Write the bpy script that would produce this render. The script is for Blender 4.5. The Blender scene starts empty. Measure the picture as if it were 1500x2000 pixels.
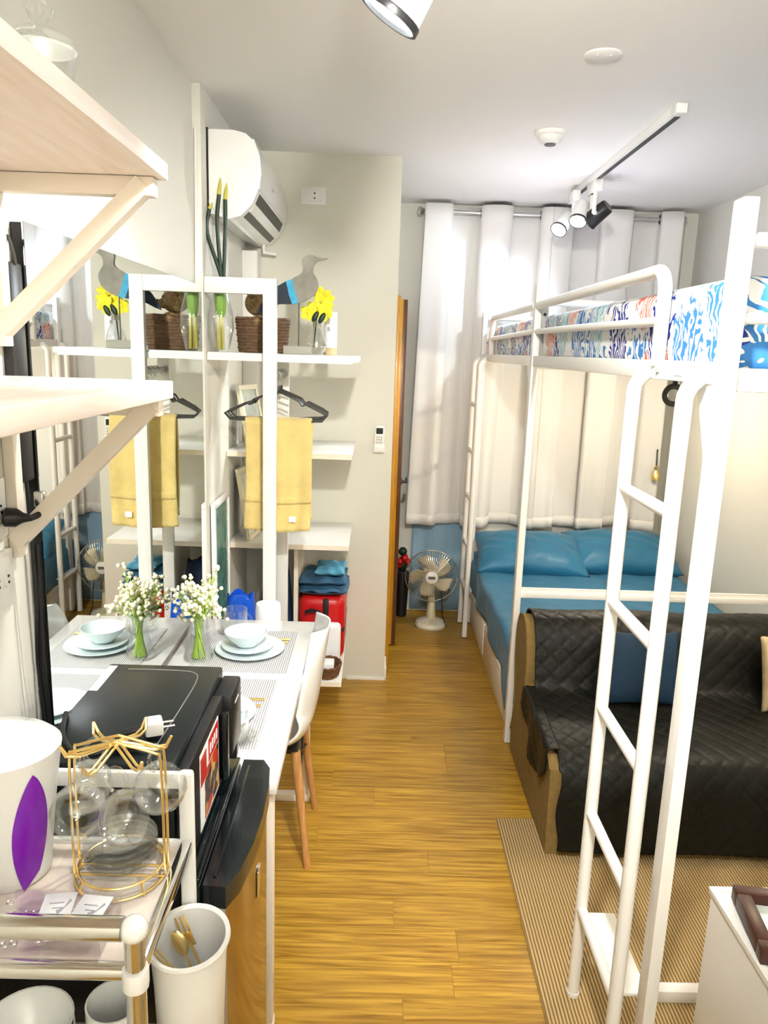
import bpy, bmesh, math, random
from mathutils import Vector, Matrix
random.seed(7)
PI = math.pi
scn = bpy.context.scene
COL = scn.collection

# ------------------------------------------------------------------ camera
FPX, CX, CY, HC = 1480.0, 750.0, 1000.0, 1.75
vz = Vector((514-750, 7950-1000, FPX)).normalized()
vy = Vector((740-750, 690-1000, FPX)); vy = (vy-vz*vy.dot(vz)).normalized()
vx = vy.cross(-vz)
if vx.x < 0: vx = -vx
RW = Matrix((vx, vy, -vz))                      # camera space (x right, y down, z forward) -> world
CAM = Vector((0, 0, HC))
cam_d = bpy.data.cameras.new('camera'); cam = bpy.data.objects.new('camera', cam_d); COL.objects.link(cam)
cam_d.sensor_fit = 'HORIZONTAL'; cam_d.sensor_width = 36.0; cam_d.lens = FPX/1500*36
cam_d.clip_start = .02
rt, dn, fw = RW @ Vector((1,0,0)), RW @ Vector((0,1,0)), RW @ Vector((0,0,1))
cam.matrix_world = Matrix(((rt.x,-dn.x,-fw.x,0),(rt.y,-dn.y,-fw.y,0),(rt.z,-dn.z,-fw.z,HC),(0,0,0,1)))
scn.camera = cam
def ray(px, py): return RW @ Vector((px-CX, py-CY, FPX))
def atY(px, py, y): d = ray(px, py); return CAM + d*(y/d.y)
def atX(px, py, x): d = ray(px, py); return CAM + d*(x/d.x)
def atZ(px, py, z): d = ray(px, py); return CAM + d*((z-HC)/d.z)

# ------------------------------------------------------------------ world, exposure
w = bpy.data.worlds.new('world'); scn.world = w; w.use_nodes = True
w.node_tree.nodes['Background'].inputs[0].default_value = (.75,.85,1,1)
w.node_tree.nodes['Background'].inputs[1].default_value = .3
vs = scn.view_settings
vs.view_transform = 'Standard'; vs.look = 'None'; vs.gamma = 1; vs.use_curve_mapping = False
vs.exposure = 1.32
scn.cycles.use_denoising = True
scn.cycles.use_adaptive_sampling = True; scn.cycles.adaptive_threshold = .1; scn.cycles.adaptive_min_samples = 16
scn.cycles.max_bounces = 7; scn.cycles.diffuse_bounces = 4; scn.cycles.glossy_bounces = 4
scn.cycles.transmission_bounces = 4; scn.cycles.transparent_max_bounces = 36
scn.cycles.sample_clamp_indirect = 6; scn.cycles.caustics_refractive = False; scn.cycles.caustics_reflective = False

# lamp power (watts) of the track heads, visible and added, and the added bunk lamps; the heads themselves are built further down
P_NEAR, P_AISLE_ADDED, P_SHELF_ADDED, P_FAR, P_DESK, P_BACKFILL, P_BUNK, P_RUG_ADDED = 20, 68, 8, 16, 22, 135, 8, 24

# ------------------------------------------------------------------ materials
MATS = {}
def nt(m): return m.node_tree.nodes, m.node_tree.links
def mat(name, col, rough=.5, metal=0, var=0, vscale=8, bump=0, bscale=60, trans=0, ior=1.45, emit=None, es=0, coat=0, sheen=0, alpha=1):
    m = bpy.data.materials.new(name); m.use_nodes = True; n, l = nt(m); b = n['Principled BSDF']
    b.inputs['Base Color'].default_value = (*col, 1); b.inputs['Roughness'].default_value = rough
    b.inputs['Metallic'].default_value = metal; b.inputs['IOR'].default_value = ior
    b.inputs['Transmission Weight'].default_value = trans; b.inputs['Coat Weight'].default_value = coat
    b.inputs['Sheen Weight'].default_value = sheen; b.inputs['Alpha'].default_value = alpha
    if emit: b.inputs['Emission Color'].default_value = (*emit, 1); b.inputs['Emission Strength'].default_value = es
    tc = n.new('ShaderNodeTexCoord')
    if var:
        t = n.new('ShaderNodeTexNoise'); t.inputs['Scale'].default_value = vscale; t.inputs['Detail'].default_value = 4
        r = n.new('ShaderNodeValToRGB'); r.color_ramp.elements[0].position = .3; r.color_ramp.elements[1].position = .7
        r.color_ramp.elements[0].color = (*[c*(1-var) for c in col], 1); r.color_ramp.elements[1].color = (*[min(1, c*(1+var)) for c in col], 1)
        l.new(tc.outputs['Object'], t.inputs['Vector']); l.new(t.outputs['Fac'], r.inputs['Fac']); l.new(r.outputs['Color'], b.inputs['Base Color'])
    if bump:
        t = n.new('ShaderNodeTexNoise'); t.inputs['Scale'].default_value = bscale; t.inputs['Detail'].default_value = 3
        bp = n.new('ShaderNodeBump'); bp.inputs['Strength'].default_value = bump; bp.inputs['Distance'].default_value = .01
        l.new(tc.outputs['Object'], t.inputs['Vector']); l.new(t.outputs['Fac'], bp.inputs['Height']); l.new(bp.outputs['Normal'], b.inputs['Normal'])
    MATS[name] = m
    return m
def ramp(n, pts, interp='LINEAR'):
    r = n.new('ShaderNodeValToRGB'); r.color_ramp.interpolation = interp
    e = r.color_ramp.elements
    while len(e) < len(pts): e.new(.5)
    for k, (p, c) in enumerate(pts): e[k].position = p; e[k].color = (*c, 1)
    return r
def grain(name, c0, c1, scale=(1, 14, 14), rough=.35, objrand=.0, coat=0, fine=5.0):
    """wood: stretched noise along x"""
    m = mat(name, c0, rough, coat=coat); n, l = nt(m); b = n['Principled BSDF']
    tc = n.new('ShaderNodeTexCoord'); mp = n.new('ShaderNodeMapping'); mp.inputs['Scale'].default_value = scale
    l.new(tc.outputs['Object'], mp.inputs['Vector'])
    oi = n.new('ShaderNodeObjectInfo'); ad = n.new('ShaderNodeVectorMath'); ad.operation = 'ADD'
    sc = n.new('ShaderNodeVectorMath'); sc.operation = 'SCALE'; sc.inputs['Scale'].default_value = 37 if objrand else 0
    cx = n.new('ShaderNodeCombineXYZ')
    for k in range(3): l.new(oi.outputs['Random'], cx.inputs[k])
    l.new(cx.outputs[0], sc.inputs[0]); l.new(mp.outputs[0], ad.inputs[0]); l.new(sc.outputs[0], ad.inputs[1])
    t = n.new('ShaderNodeTexNoise'); t.inputs['Scale'].default_value = fine; t.inputs['Detail'].default_value = 7; t.inputs['Distortion'].default_value = .6
    l.new(ad.outputs[0], t.inputs['Vector'])
    r = ramp(n, [(.32, c1), (.5, tuple((a+b_)/2 for a, b_ in zip(c0, c1))), (.66, c0)])
    l.new(t.outputs['Fac'], r.inputs['Fac'])
    if objrand:
        hs = n.new('ShaderNodeHueSaturation'); mr = n.new('ShaderNodeMapRange')
        mr.inputs['To Min'].default_value = 1-objrand; mr.inputs['To Max'].default_value = 1+objrand
        l.new(oi.outputs['Random'], mr.inputs['Value']); l.new(mr.outputs[0], hs.inputs['Value']); l.new(r.outputs[0], hs.inputs['Color'])
        l.new(hs.outputs[0], b.inputs['Base Color'])
    else: l.new(r.outputs[0], b.inputs['Base Color'])
    return m
def stripes(name, c0, c1, axis='X', scale=100, rough=.8, bump=.3, second=None):
    m = mat(name, c0, rough); n, l = nt(m); b = n['Principled BSDF']
    tc = n.new('ShaderNodeTexCoord'); wv = n.new('ShaderNodeTexWave'); wv.bands_direction = axis
    wv.inputs['Scale'].default_value = scale; wv.inputs['Distortion'].default_value = .4; wv.inputs['Detail'].default_value = 1
    l.new(tc.outputs['Object'], wv.inputs['Vector'])
    f = wv.outputs['Fac']
    if second:
        w2 = n.new('ShaderNodeTexWave'); w2.bands_direction = second[0]; w2.inputs['Scale'].default_value = second[1]
        l.new(tc.outputs['Object'], w2.inputs['Vector']); mx = n.new('ShaderNodeMath'); mx.operation = 'MULTIPLY'
        l.new(f, mx.inputs[0]); l.new(w2.outputs['Fac'], mx.inputs[1]); f = mx.outputs[0]
    r = ramp(n, [(.25, c1), (.6, c0)]); l.new(f, r.inputs['Fac']); l.new(r.outputs[0], b.inputs['Base Color'])
    bp = n.new('ShaderNodeBump'); bp.inputs['Strength'].default_value = bump; bp.inputs['Distance'].default_value = .003
    l.new(f, bp.inputs['Height']); l.new(bp.outputs[0], b.inputs['Normal'])
    return m

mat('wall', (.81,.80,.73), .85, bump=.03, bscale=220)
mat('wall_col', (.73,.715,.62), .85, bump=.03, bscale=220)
mat('ceil', (.90,.89,.85), .9)
mat('white', (.86,.85,.81), .35)
mat('white_gloss', (.88,.88,.86), .15, coat=.3)
mat('white_metal', (.87,.86,.82), .3)
mat('plastic_white', (.85,.84,.80), .3)
mat('black', (.012,.012,.013), .35)
mat('black_gloss', (.004,.007,.008), .16, coat=.15)
mat('black_satin', (.004,.008,.009), .30)
mat('black_cable', (.01,.01,.011), .5)
mat('dark_grey', (.10,.10,.10), .5)
mat('grey_metal', (.42,.42,.40), .35, metal=.6)
mat('chrome', (.82,.82,.80), .12, metal=1)
mat('steel', (.70,.69,.66), .22, metal=1)
mat('gold', (1,.76,.33), .28, metal=1)
mat('bronze_steel', (.40,.29,.13), .16, metal=1)
mat('mirror', (.90,.94,.92), 0.0, metal=1)
def thin_glass(name, tint, gloss_rough, lo, hi):
    m = bpy.data.materials.new(name); m.use_nodes = True; n, l = nt(m); MATS[name] = m
    n.remove(n['Principled BSDF']); o = n['Material Output']
    tr_ = n.new('ShaderNodeBsdfTransparent'); tr_.inputs[0].default_value = (*tint, 1)
    gl = n.new('ShaderNodeBsdfGlossy'); gl.inputs['Roughness'].default_value = gloss_rough; gl.inputs['Color'].default_value = (.95,.97,.97,1)
    lw = n.new('ShaderNodeLayerWeight'); lw.inputs[0].default_value = .35
    mr = n.new('ShaderNodeMapRange'); mr.inputs['To Min'].default_value = lo; mr.inputs['To Max'].default_value = hi
    mx = n.new('ShaderNodeMixShader'); pw = n.new('ShaderNodeMath'); pw.operation = 'POWER'; pw.inputs[1].default_value = 1.7; l.new(lw.outputs['Facing'], pw.inputs[0]); l.new(pw.outputs[0], mr.inputs['Value']); l.new(mr.outputs[0], mx.inputs[0])
    l.new(tr_.outputs[0], mx.inputs[1]); l.new(gl.outputs[0], mx.inputs[2]); l.new(mx.outputs[0], o.inputs[0])
thin_glass('glass', (.985,.99,.988), .04, .07, .75)
thin_glass('plastic_clear', (.985,.975,.98), .12, .05, .5)
mat('warm_lens', (1,.9,.75), .3, emit=(1,.86,.66), es=6)
mat('lens', (.95,.97,1), .2, emit=(.92,.96,1), es=9)
grain('plank', (.55,.325,.042), (.25,.12,.010), (.9, 20, 20), .30, objrand=.10, fine=4.5)
mat('floor_base', (.30,.15,.03), .6)
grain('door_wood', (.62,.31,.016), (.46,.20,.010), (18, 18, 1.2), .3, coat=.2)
mat('door_brown_shade', (.10,.04,.015), .3, var=.2, vscale=12)  # dark brown; on the leaf it paints door wood in shade
grain('shelf_wood', (.92,.83,.75), (.84,.72,.62), (14, 1.2, 14), .45, fine=4)
mat('cream_paint', (.88,.80,.68), .4)
grain('leg_wood', (.62,.33,.12), (.45,.21,.07), (14, 14, 1.5), .4)
mat('curtain', (.80,.79,.76), .9, sheen=.2)
mat('sheet_blue', (.018,.155,.295), .45, var=.12, vscale=6, sheen=.1, bump=1.0, bscale=9)
mat('navy', (.012,.030,.075), .7)
mat('cushion_blue', (.002,.024,.056), .75, bump=.3, bscale=400)
mat('panel_blue', (.30,.48,.64), .5)
mat('bag_blue', (.010,.10,.62), .25)
mat('denim', (.03,.10,.19), .7, var=.35, vscale=14)
mat('denim_light', (.09,.32,.48), .7, var=.35, vscale=16)
mat('red', (.55,.006,.008), .35)
mat('cover', (.006,.0065,.0045), .46, bump=.08, bscale=120)
MATS['cover'].node_tree.nodes['Principled BSDF'].inputs['Specular IOR Level'].default_value = .28
mat('mustard', (.21,.135,.037), .85, var=.12, vscale=40, bump=.15, bscale=500)
mat('cream_fabric', (.66,.52,.30), .8, var=.2, vscale=12)
mat('towel', (.82,.64,.24), .95, var=.10, vscale=10, bump=.5, bscale=260, sheen=.3)
mat('wicker', (.16,.07,.03), .7, var=.35, vscale=60)
mat('rope', (.15,.085,.045), .8, var=.35, vscale=70)
mat('bear', (.34,.22,.10), .95, var=.35, vscale=50, bump=.6, bscale=120)
mat('leaf_green', (.20,.42,.02), .45, var=.2, vscale=20)
mat('stem_dark', (.008,.03,.012), .45)
mat('stem_yellow', (.55,.50,.06), .5)
mat('stem_green', (.36,.58,.05), .5)
mat('blossom', (.95,.90,.66), .7)
mat('petal_yellow', (.92,.80,.04), .55, var=.12, vscale=30)
mat('bird_grey', (.24,.23,.19), .6, var=.2, vscale=25)
mat('bird_blue', (.04,.36,.60), .6, var=.2, vscale=40)
mat('bird_navy', (.006,.018,.035), .6)
mat('base_grey', (.36,.35,.30), .7)
mat('plate', (.74,.84,.86), .12, coat=.4)
mat('porcelain', (.86,.88,.86), .12, coat=.4)
mat('paper', (.90,.91,.95), .7)
mat('paper_print', (.42,.44,.50), .7)
mat('purple', (.20,.0,.42), .2, coat=.3)
mat('fan_beige', (.66,.60,.42), .35)
mat('fan_cream', (.80,.76,.62), .35)
mat('bag_grey', (.25,.26,.27), .6)
mat('picture_art', (.55,.60,.55), .3, var=.35, vscale=9)
mat('picture_teal', (.10,.26,.22), .12, var=.45, vscale=10)
mat('frame_cream', (.82,.76,.58), .5)
mat('frame_brown', (.05,.012,.006), .4)
mat('hook_dark', (.05,.05,.045), .4)
mat('lcd', (.015,.02,.02), .2)
stripes('rug', (.58,.42,.19), (.22,.135,.05), 'X', 31, .95, .8)
stripes('placemat', (.72,.72,.70), (.30,.30,.32), 'X', 46, .6, .2)
# sticker print
m = mat('food_print', (.4,.1,.02), .3); n, l = nt(m); tc = n.new('ShaderNodeTexCoord'); v = n.new('ShaderNodeTexVoronoi'); v.inputs['Scale'].default_value = 45
l.new(tc.outputs['Object'], v.inputs['Vector']); sx = n.new('ShaderNodeSeparateColor'); l.new(v.outputs['Color'], sx.inputs[0])
r = ramp(n, [(0,(.04,.01,.005)),(.3,(.55,.03,.01)),(.5,(.75,.30,.03)),(.7,(.12,.05,.01)),(.85,(.8,.55,.12))], 'CONSTANT'); l.new(sx.outputs[0], r.inputs[0]); l.new(r.outputs[0], n['Principled BSDF'].inputs['Base Color'])
# coral reef print: fan-shaped coral clumps in blues, navy and coral red on white
def coral_mat():
    m = mat('coral_print', (.85,.85,.84), .7); n, l = nt(m); b = n['Principled BSDF']
    def M(op, a, b_=None):
        q = n.new('ShaderNodeMath'); q.operation = op
        for k, v in enumerate((a, b_)):
            if v is None: continue
            if isinstance(v, (int, float)): q.inputs[k].default_value = v
            else: l.new(v, q.inputs[k])
        return q.outputs[0]
    tc = n.new('ShaderNodeTexCoord'); sp = n.new('ShaderNodeSeparateXYZ'); l.new(tc.outputs['Object'], sp.inputs[0])
    yy = M('ADD', sp.outputs[1], M('MULTIPLY', sp.outputs[0], .6)); zz = sp.outputs[2]
    cb = n.new('ShaderNodeCombineXYZ'); l.new(M('MULTIPLY', yy, 6.6), cb.inputs[0]); l.new(M('MULTIPLY', zz, 5.2), cb.inputs[1])
    ns = n.new('ShaderNodeTexNoise'); ns.inputs['Scale'].default_value = 5; ns.inputs['Detail'].default_value = 3; l.new(cb.outputs[0], ns.inputs['Vector'])
    fine = n.new('ShaderNodeTexNoise'); fine.inputs['Scale'].default_value = 3.0; fine.inputs['Detail'].default_value = 2; l.new(cb.outputs[0], fine.inputs['Vector'])
    vo = n.new('ShaderNodeTexVoronoi'); vo.voronoi_dimensions = '2D'; vo.inputs['Scale'].default_value = 1.0; l.new(cb.outputs[0], vo.inputs['Vector'])
    sc = n.new('ShaderNodeSeparateColor'); l.new(vo.outputs['Color'], sc.inputs[0])
    ink = ramp(n, [(0,(.80,.17,.10)),(.22,(.035,.20,.52)),(.44,(.006,.02,.26)),(.64,(.13,.36,.68)),(.84,(.24,.52,.60))], 'CONSTANT'); l.new(sc.outputs[0], ink.inputs[0])
    pp = n.new('ShaderNodeSeparateXYZ'); l.new(vo.outputs['Position'], pp.inputs[0]); cc = n.new('ShaderNodeSeparateXYZ'); l.new(cb.outputs[0], cc.inputs[0])
    dx = M('SUBTRACT', cc.outputs[0], pp.outputs[0]); dz = M('ADD', M('SUBTRACT', cc.outputs[1], pp.outputs[1]), .75)
    ang = M('ARCTAN2', dx, dz)
    wob = M('MULTIPLY', M('SUBTRACT', fine.outputs['Fac'], .5), 30)
    si = M('SINE', M('ADD', M('MULTIPLY', ang, 34), wob))
    line = M('GREATER_THAN', si, M('MULTIPLY', M('SUBTRACT', ns.outputs['Fac'], .5), 3.6))
    edge = M('LESS_THAN', M('ADD', vo.outputs['Distance'], M('MULTIPLY', M('SUBTRACT', ns.outputs['Fac'], .5), .9)), .54)
    an = M('MULTIPLY', line, edge)
    cm = n.new('ShaderNodeMix'); cm.data_type = 'RGBA'; cm.inputs[6].default_value = (.84,.84,.83,1)
    l.new(an, cm.inputs[0]); l.new(ink.outputs[0], cm.inputs[7]); l.new(cm.outputs[2], b.inputs['Base Color'])
coral_mat()
# curtain damask relief
m = MATS['curtain']; n, l = nt(m); tc = n.new('ShaderNodeTexCoord'); mp = n.new('ShaderNodeMapping'); mp.inputs['Rotation'].default_value = (0, .6, 0); mp.inputs['Scale'].default_value = (1,1,.55)
v = n.new('ShaderNodeTexVoronoi'); v.feature = 'DISTANCE_TO_EDGE'; v.inputs['Scale'].default_value = 9; bp = n.new('ShaderNodeBump'); bp.inputs['Strength'].default_value = .25; bp.inputs['Distance'].default_value = .004
l.new(tc.outputs['Object'], mp.inputs[0]); l.new(mp.outputs[0], v.inputs['Vector']); l.new(v.outputs[0], bp.inputs['Height']); l.new(bp.outputs[0], n['Principled BSDF'].inputs['Normal'])

# ------------------------------------------------------------------ mesh building
class MB:
    def __init__(s): s.v, s.f = [], []
    def add(s, vs, fs):
        o = len(s.v); s.v += [tuple(p) for p in vs]; s.f += [tuple(i+o for i in f) for f in fs]; return s
    def box(s, x0, x1, y0, y1, z0, z1, bev=0, seg=2):
        if not bev:
            vs = [(x, y, z) for x in (x0, x1) for y in (y0, y1) for z in (z0, z1)]
            return s.add(vs, [(0,1,3,2),(4,6,7,5),(0,4,5,1),(2,3,7,6),(0,2,6,4),(1,5,7,3)])
        bm = bmesh.new(); bmesh.ops.create_cube(bm, size=1)
        for q in bm.verts: q.co = Vector(((x0+x1)/2+q.co.x*(x1-x0), (y0+y1)/2+q.co.y*(y1-y0), (z0+z1)/2+q.co.z*(z1-z0)))
        bmesh.ops.bevel(bm, geom=bm.edges[:], offset=min(bev, .49*min(x1-x0, y1-y0, z1-z0)), segments=seg, affect='EDGES', profile=.5)
        bm.verts.index_update(); s.add([q.co for q in bm.verts], [[q.index for q in f.verts] for f in bm.faces]); bm.free(); return s
    def tube(s, path, r, n=10, closed=False, caps=True):
        P = [Vector(p) for p in path]; N = len(P); rr = r if isinstance(r, (list, tuple)) else [r]*N
        T = []
        for i in range(N):
            a = P[(i-1) % N] if closed or i else P[i]; b = P[(i+1) % N] if closed or i < N-1 else P[i]
            T.append((b-a).normalized())
        u = T[0].orthogonal().normalized(); vs = []
        for i in range(N):
            u = (u-T[i]*u.dot(T[i])).normalized(); w_ = T[i].cross(u)
            for k in range(n):
                a = 2*PI*k/n; vs.append(P[i]+(u*math.cos(a)+w_*math.sin(a))*rr[i])
        fs = []
        for i in range(N if closed else N-1):
            j = (i+1) % N
            for k in range(n): fs.append((i*n+k, i*n+(k+1) % n, j*n+(k+1) % n, j*n+k))
        if caps and not closed: fs += [tuple(range(n))[::-1], tuple(range((N-1)*n, N*n))]
        return s.add(vs, fs)
    def lathe(s, prof, c=(0,0,0), n=24, sx=1, sy=1, M=None):
        vs, fs = [], []
        for (r, z) in prof:
            for k in range(n):
                a = 2*PI*k/n; p = Vector((r*math.cos(a)*sx, r*math.sin(a)*sy, z))
                vs.append((M @ p if M else p)+Vector(c))
        for i in range(len(prof)-1):
            for k in range(n): fs.append((i*n+k, i*n+(k+1) % n, (i+1)*n+(k+1) % n, (i+1)*n+k))
        if prof[0][0] > 1e-6: fs.append(tuple(range(n))[::-1])
        if prof[-1][0] > 1e-6: fs.append(tuple(range((len(prof)-1)*n, len(prof)*n)))
        return s.add(vs, fs)
    def open_lathe(s, prof, c=(0,0,0), n=24, sx=1, sy=1, M=None):
        vs, fs = [], []
        for (r, z) in prof:
            for k in range(n):
                a = 2*PI*k/n; p = Vector((r*math.cos(a)*sx, r*math.sin(a)*sy, z)); vs.append((M @ p if M else p)+Vector(c))
        for i in range(len(prof)-1):
            for k in range(n): fs.append((i*n+k, i*n+(k+1) % n, (i+1)*n+(k+1) % n, (i+1)*n+k))
        return s.add(vs, fs)
    def prism(s, poly, axis, lo, hi):
        """poly in the two other axes (order x,y,z without axis)"""
        def p(a, b, t): return {'x': (t,a,b), 'y': (a,t,b), 'z': (a,b,t)}[axis]
        k = len(poly); vs = [p(a, b, lo) for a, b in poly]+[p(a, b, hi) for a, b in poly]
        return s.add(vs, [tuple(range(k))[::-1], tuple(range(k, 2*k))]+[(i, (i+1) % k, k+(i+1) % k, k+i) for i in range(k)])
    def grid(s, fn, nu, nv, cu=False):
        vs = [fn(i/(nu if cu else nu-1), j/(nv-1)) for i in range(nu) for j in range(nv)]; fs = []
        for i in range(nu if cu else nu-1):
            for j in range(nv-1): a = i*nv+j; b = ((i+1) % nu)*nv+j; fs.append((a, b, b+1, a+1))
        return s.add(vs, fs)
    def ball(s, c, r, n=8, m=6, sc=(1,1,1)):
        prof = [(0 if i in (0, m) else r*math.sin(PI*i/m), -r*math.cos(PI*i/m)) for i in range(m+1)]
        o = len(s.v); s.lathe(prof, (0,0,0), n)
        for i in range(o, len(s.v)): q = s.v[i]; s.v[i] = (q[0]*sc[0]+c[0], q[1]*sc[1]+c[1], q[2]*sc[2]+c[2])
        return s
    def move(s, M):
        s.v = [tuple(M @ Vector(p)) for p in s.v]; return s
WL = {}
def wl(o): return WL.get(o, Vector((0,0,0)))
def build(name, mb, mt, parent=None, origin=None, smooth=True, solid=0, ang=.7, label=None):
    o0 = Vector(origin) if origin is not None else (wl(parent) if parent else Vector((0,0,0)))
    me = bpy.data.meshes.new(name); me.from_pydata([tuple(Vector(p)-o0) for p in mb.v], [], mb.f)
    bm = bmesh.new(); bm.from_mesh(me); bmesh.ops.remove_doubles(bm, verts=bm.verts, dist=1e-6); bmesh.ops.recalc_face_normals(bm, faces=bm.faces); bm.to_mesh(me); bm.free()
    if smooth:
        me.polygons.foreach_set('use_smooth', [True]*len(me.polygons)); me.set_sharp_from_angle(angle=ang)
    me.materials.append(MATS[mt])
    o = bpy.data.objects.new(name, me); COL.objects.link(o); WL[o] = o0
    if parent: o.parent = parent; o.location = o0-wl(parent)
    else: o.location = o0
    if solid: q = o.modifiers.new('thickness', 'SOLIDIFY'); q.thickness = solid; q.offset = 0
    if label: o['label'] = label
    return o
def tag(o, label, cat, group=None, kind=None):
    if label: o['label'] = label
    if cat: o['category'] = cat
    if group: o['group'] = group
    if kind: o['kind'] = kind
    return o
def thing(name, label, cat, loc=(0,0,0), group=None):
    o = bpy.data.objects.new(name, None); COL.objects.link(o); o.location = loc; o.empty_display_size = .05; WL[o] = Vector(loc)
    return tag(o, label, cat, group)
def solo(name, mb, mt, label, cat, group=None, **k):
    xs, ys, zs = zip(*mb.v); o = build(name, mb, mt, origin=((min(xs)+max(xs))/2, (min(ys)+max(ys))/2, min(zs)), **k)
    return tag(o, label, cat, group)
def struct(name, mb, mt, **k):
    o = build(name, mb, mt, **k); o['kind'] = 'structure'; return o
def copy_tree(o, delta, label=None, parent=None):
    c = o.copy(); COL.objects.link(c); c.parent = parent
    if parent is None: c.location = o.location+Vector(delta)
    WL[c] = wl(o)+Vector(delta)
    if label: c['label'] = label
    for ch in [q for q in o.children]: copy_tree(ch, delta, None, c)
    return c
def arc(c, r, a0, a1, n, plane='xz'):
    out = []
    for i in range(n+1):
        a = a0+(a1-a0)*i/n; u, v_ = r*math.cos(a), r*math.sin(a)
        out.append({'xz': (c[0]+u, c[1], c[2]+v_), 'yz': (c[0], c[1]+u, c[2]+v_), 'xy': (c[0]+u, c[1]+v_, c[2])}[plane])
    return out
def circle(c, r, n=24, plane='xy', sx=1, sy=1):
    return [{'xy': (c[0]+r*sx*math.cos(a), c[1]+r*sy*math.sin(a), c[2]), 'xz': (c[0]+r*sx*math.cos(a), c[1], c[2]+r*sy*math.sin(a)), 'yz': (c[0], c[1]+r*sx*math.cos(a), c[2]+r*sy*math.sin(a))}[plane] for a in [2*PI*k/n for k in range(n)]]
def smoothpath(pts, k=6):
    P = [Vector(p) for p in pts]; out = []
    for i in range(len(P)-1):
        a, b, c, d = P[max(0, i-1)], P[i], P[i+1], P[min(len(P)-1, i+2)]
        for j in range(k):
            t = j/k; out.append(.5*((2*b)+(c-a)*t+(2*a-5*b+4*c-d)*t*t+(3*b-a-3*c+d)*t**3))
    return out+[P[-1]]
def orient(d, up=Vector((0,0,1))):
    z = Vector(d).normalized(); x = up.cross(z)
    if x.length < 1e-4: x = Vector((1,0,0))
    x.normalize(); y = z.cross(x)
    return Matrix((x, y, z)).transposed()
def text(name, body, size, M, mt, parent):
    cu = bpy.data.curves.new(name, 'FONT'); cu.body = body; cu.size = size; cu.align_x = 'CENTER'; cu.align_y = 'CENTER'
    t = bpy.data.objects.new('tmp', cu); me = bpy.data.meshes.new_from_object(t); bpy.data.objects.remove(t)
    me.transform(M); me.transform(Matrix.Translation(-wl(parent))); me.materials.append(MATS[mt])
    o = bpy.data.objects.new(name, me); COL.objects.link(o); o.parent = parent; WL[o] = wl(parent); return o

# ================================================================== SETTING
XL, XL2, XR, YB, YN, ZC = -.69, -.66, 1.97, 5.0, -1.3, 2.65
YC, XC = 3.845, .083
fl = struct('floor', MB().box(XL-.1, XR+.1, YN-.1, YB+.1, -.06, -.004), 'floor_base', smooth=False)
rowy, k = YN, 0
PW = .128
while rowy < YB:
    x = XL-random.uniform(.1, 1.1)
    while x < XR:
        L = 1.2; x0, x1 = max(x, XL), min(x+L, XR); y1 = min(rowy+PW, YB)
        if x1-x0 > .03:
            g = .0005
            mb = MB().box(x0+g, x1-g, rowy+g, y1-g, -.004, 0)
            build('plank', mb, 'plank', fl, origin=(x0, rowy, -.004), smooth=False)
        x += L
    rowy += PW
struct('ceiling', MB().box(XL-.1, XR+.1, YN-.1, YB+.1, ZC, ZC+.08), 'ceil', smooth=False)
struct('wall_left', MB().box(XL-.1, XL, YN-.1, 2.93, 0, ZC).box(XL-.1, XL2, 2.93, YB, 0, ZC), 'wall', smooth=False)
struct('wall_right', MB().box(XR, XR+.1, YN-.1, YB+.1, 0, ZC), 'wall', smooth=False)
struct('wall_back', MB().box(XL-.1, XR+.1, YB, YB+.1, 0, ZC), 'wall', smooth=False)
struct('wall_front', MB().box(XL-.1, XR+.1, YN-.1, YN, 0, ZC), 'wall', smooth=False)
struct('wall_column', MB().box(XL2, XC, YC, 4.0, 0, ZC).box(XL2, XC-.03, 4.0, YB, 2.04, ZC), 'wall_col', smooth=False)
struct('baseboard_column', MB().box(-.12, XC+.006, YC-.010, YC, 0, .012).box(XC, XC+.010, YC-.010, 4.0, 0, .07, .002), 'white', smooth=False)
struct('trim_1', MB().box(XL2, -.585, 3.74, YC, .9, 2.19, .006), 'white')
struct('trim_2', MB().tube([(-.672, 2.90, 2.5), (-.675, 2.902, 2.2), (-.68, 2.905, 2.0), (-.68, 2.905, 1.94)], .004), 'white')
# the dark doorway behind the column and the open wooden door
door = struct('door_1', MB().box(.045, .083, 4.0, 4.36, 0, 2.03, .003), 'door_brown_shade')
build('jamb', MB().box(.083, .105, 4.02, 4.07, 0, 2.03, .003), 'door_wood', door)
build('panel', MB().box(.083, .092, 4.11, 4.32, .2, 1.9, .006), 'door_wood', door)
dl = build('door_leaf', MB().box(.112, .152, 4.33, 4.93, .01, 2.03, .003), 'door_brown_shade', door)  # shade on the leaf's face is put into its dark colour
build('door_edge', MB().box(.110, .128, 4.322, 4.33, .01, 2.03, .002), 'door_wood', dl)
build('handle', MB().tube([(.152,4.40,1.0),(.185,4.40,1.0),(.19,4.43,1.0),(.19,4.50,1.0)], .009).lathe([(.022,0),(.022,.006)], (.152,4.40,1.0), 14, M=orient((1,0,0))), 'black', dl)
for z in (.35, 1.05, 1.8): build('hinge', MB().box(.105, .113, 4.29, 4.335, z-.05, z+.05, .002), 'dark_grey', door)

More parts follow.
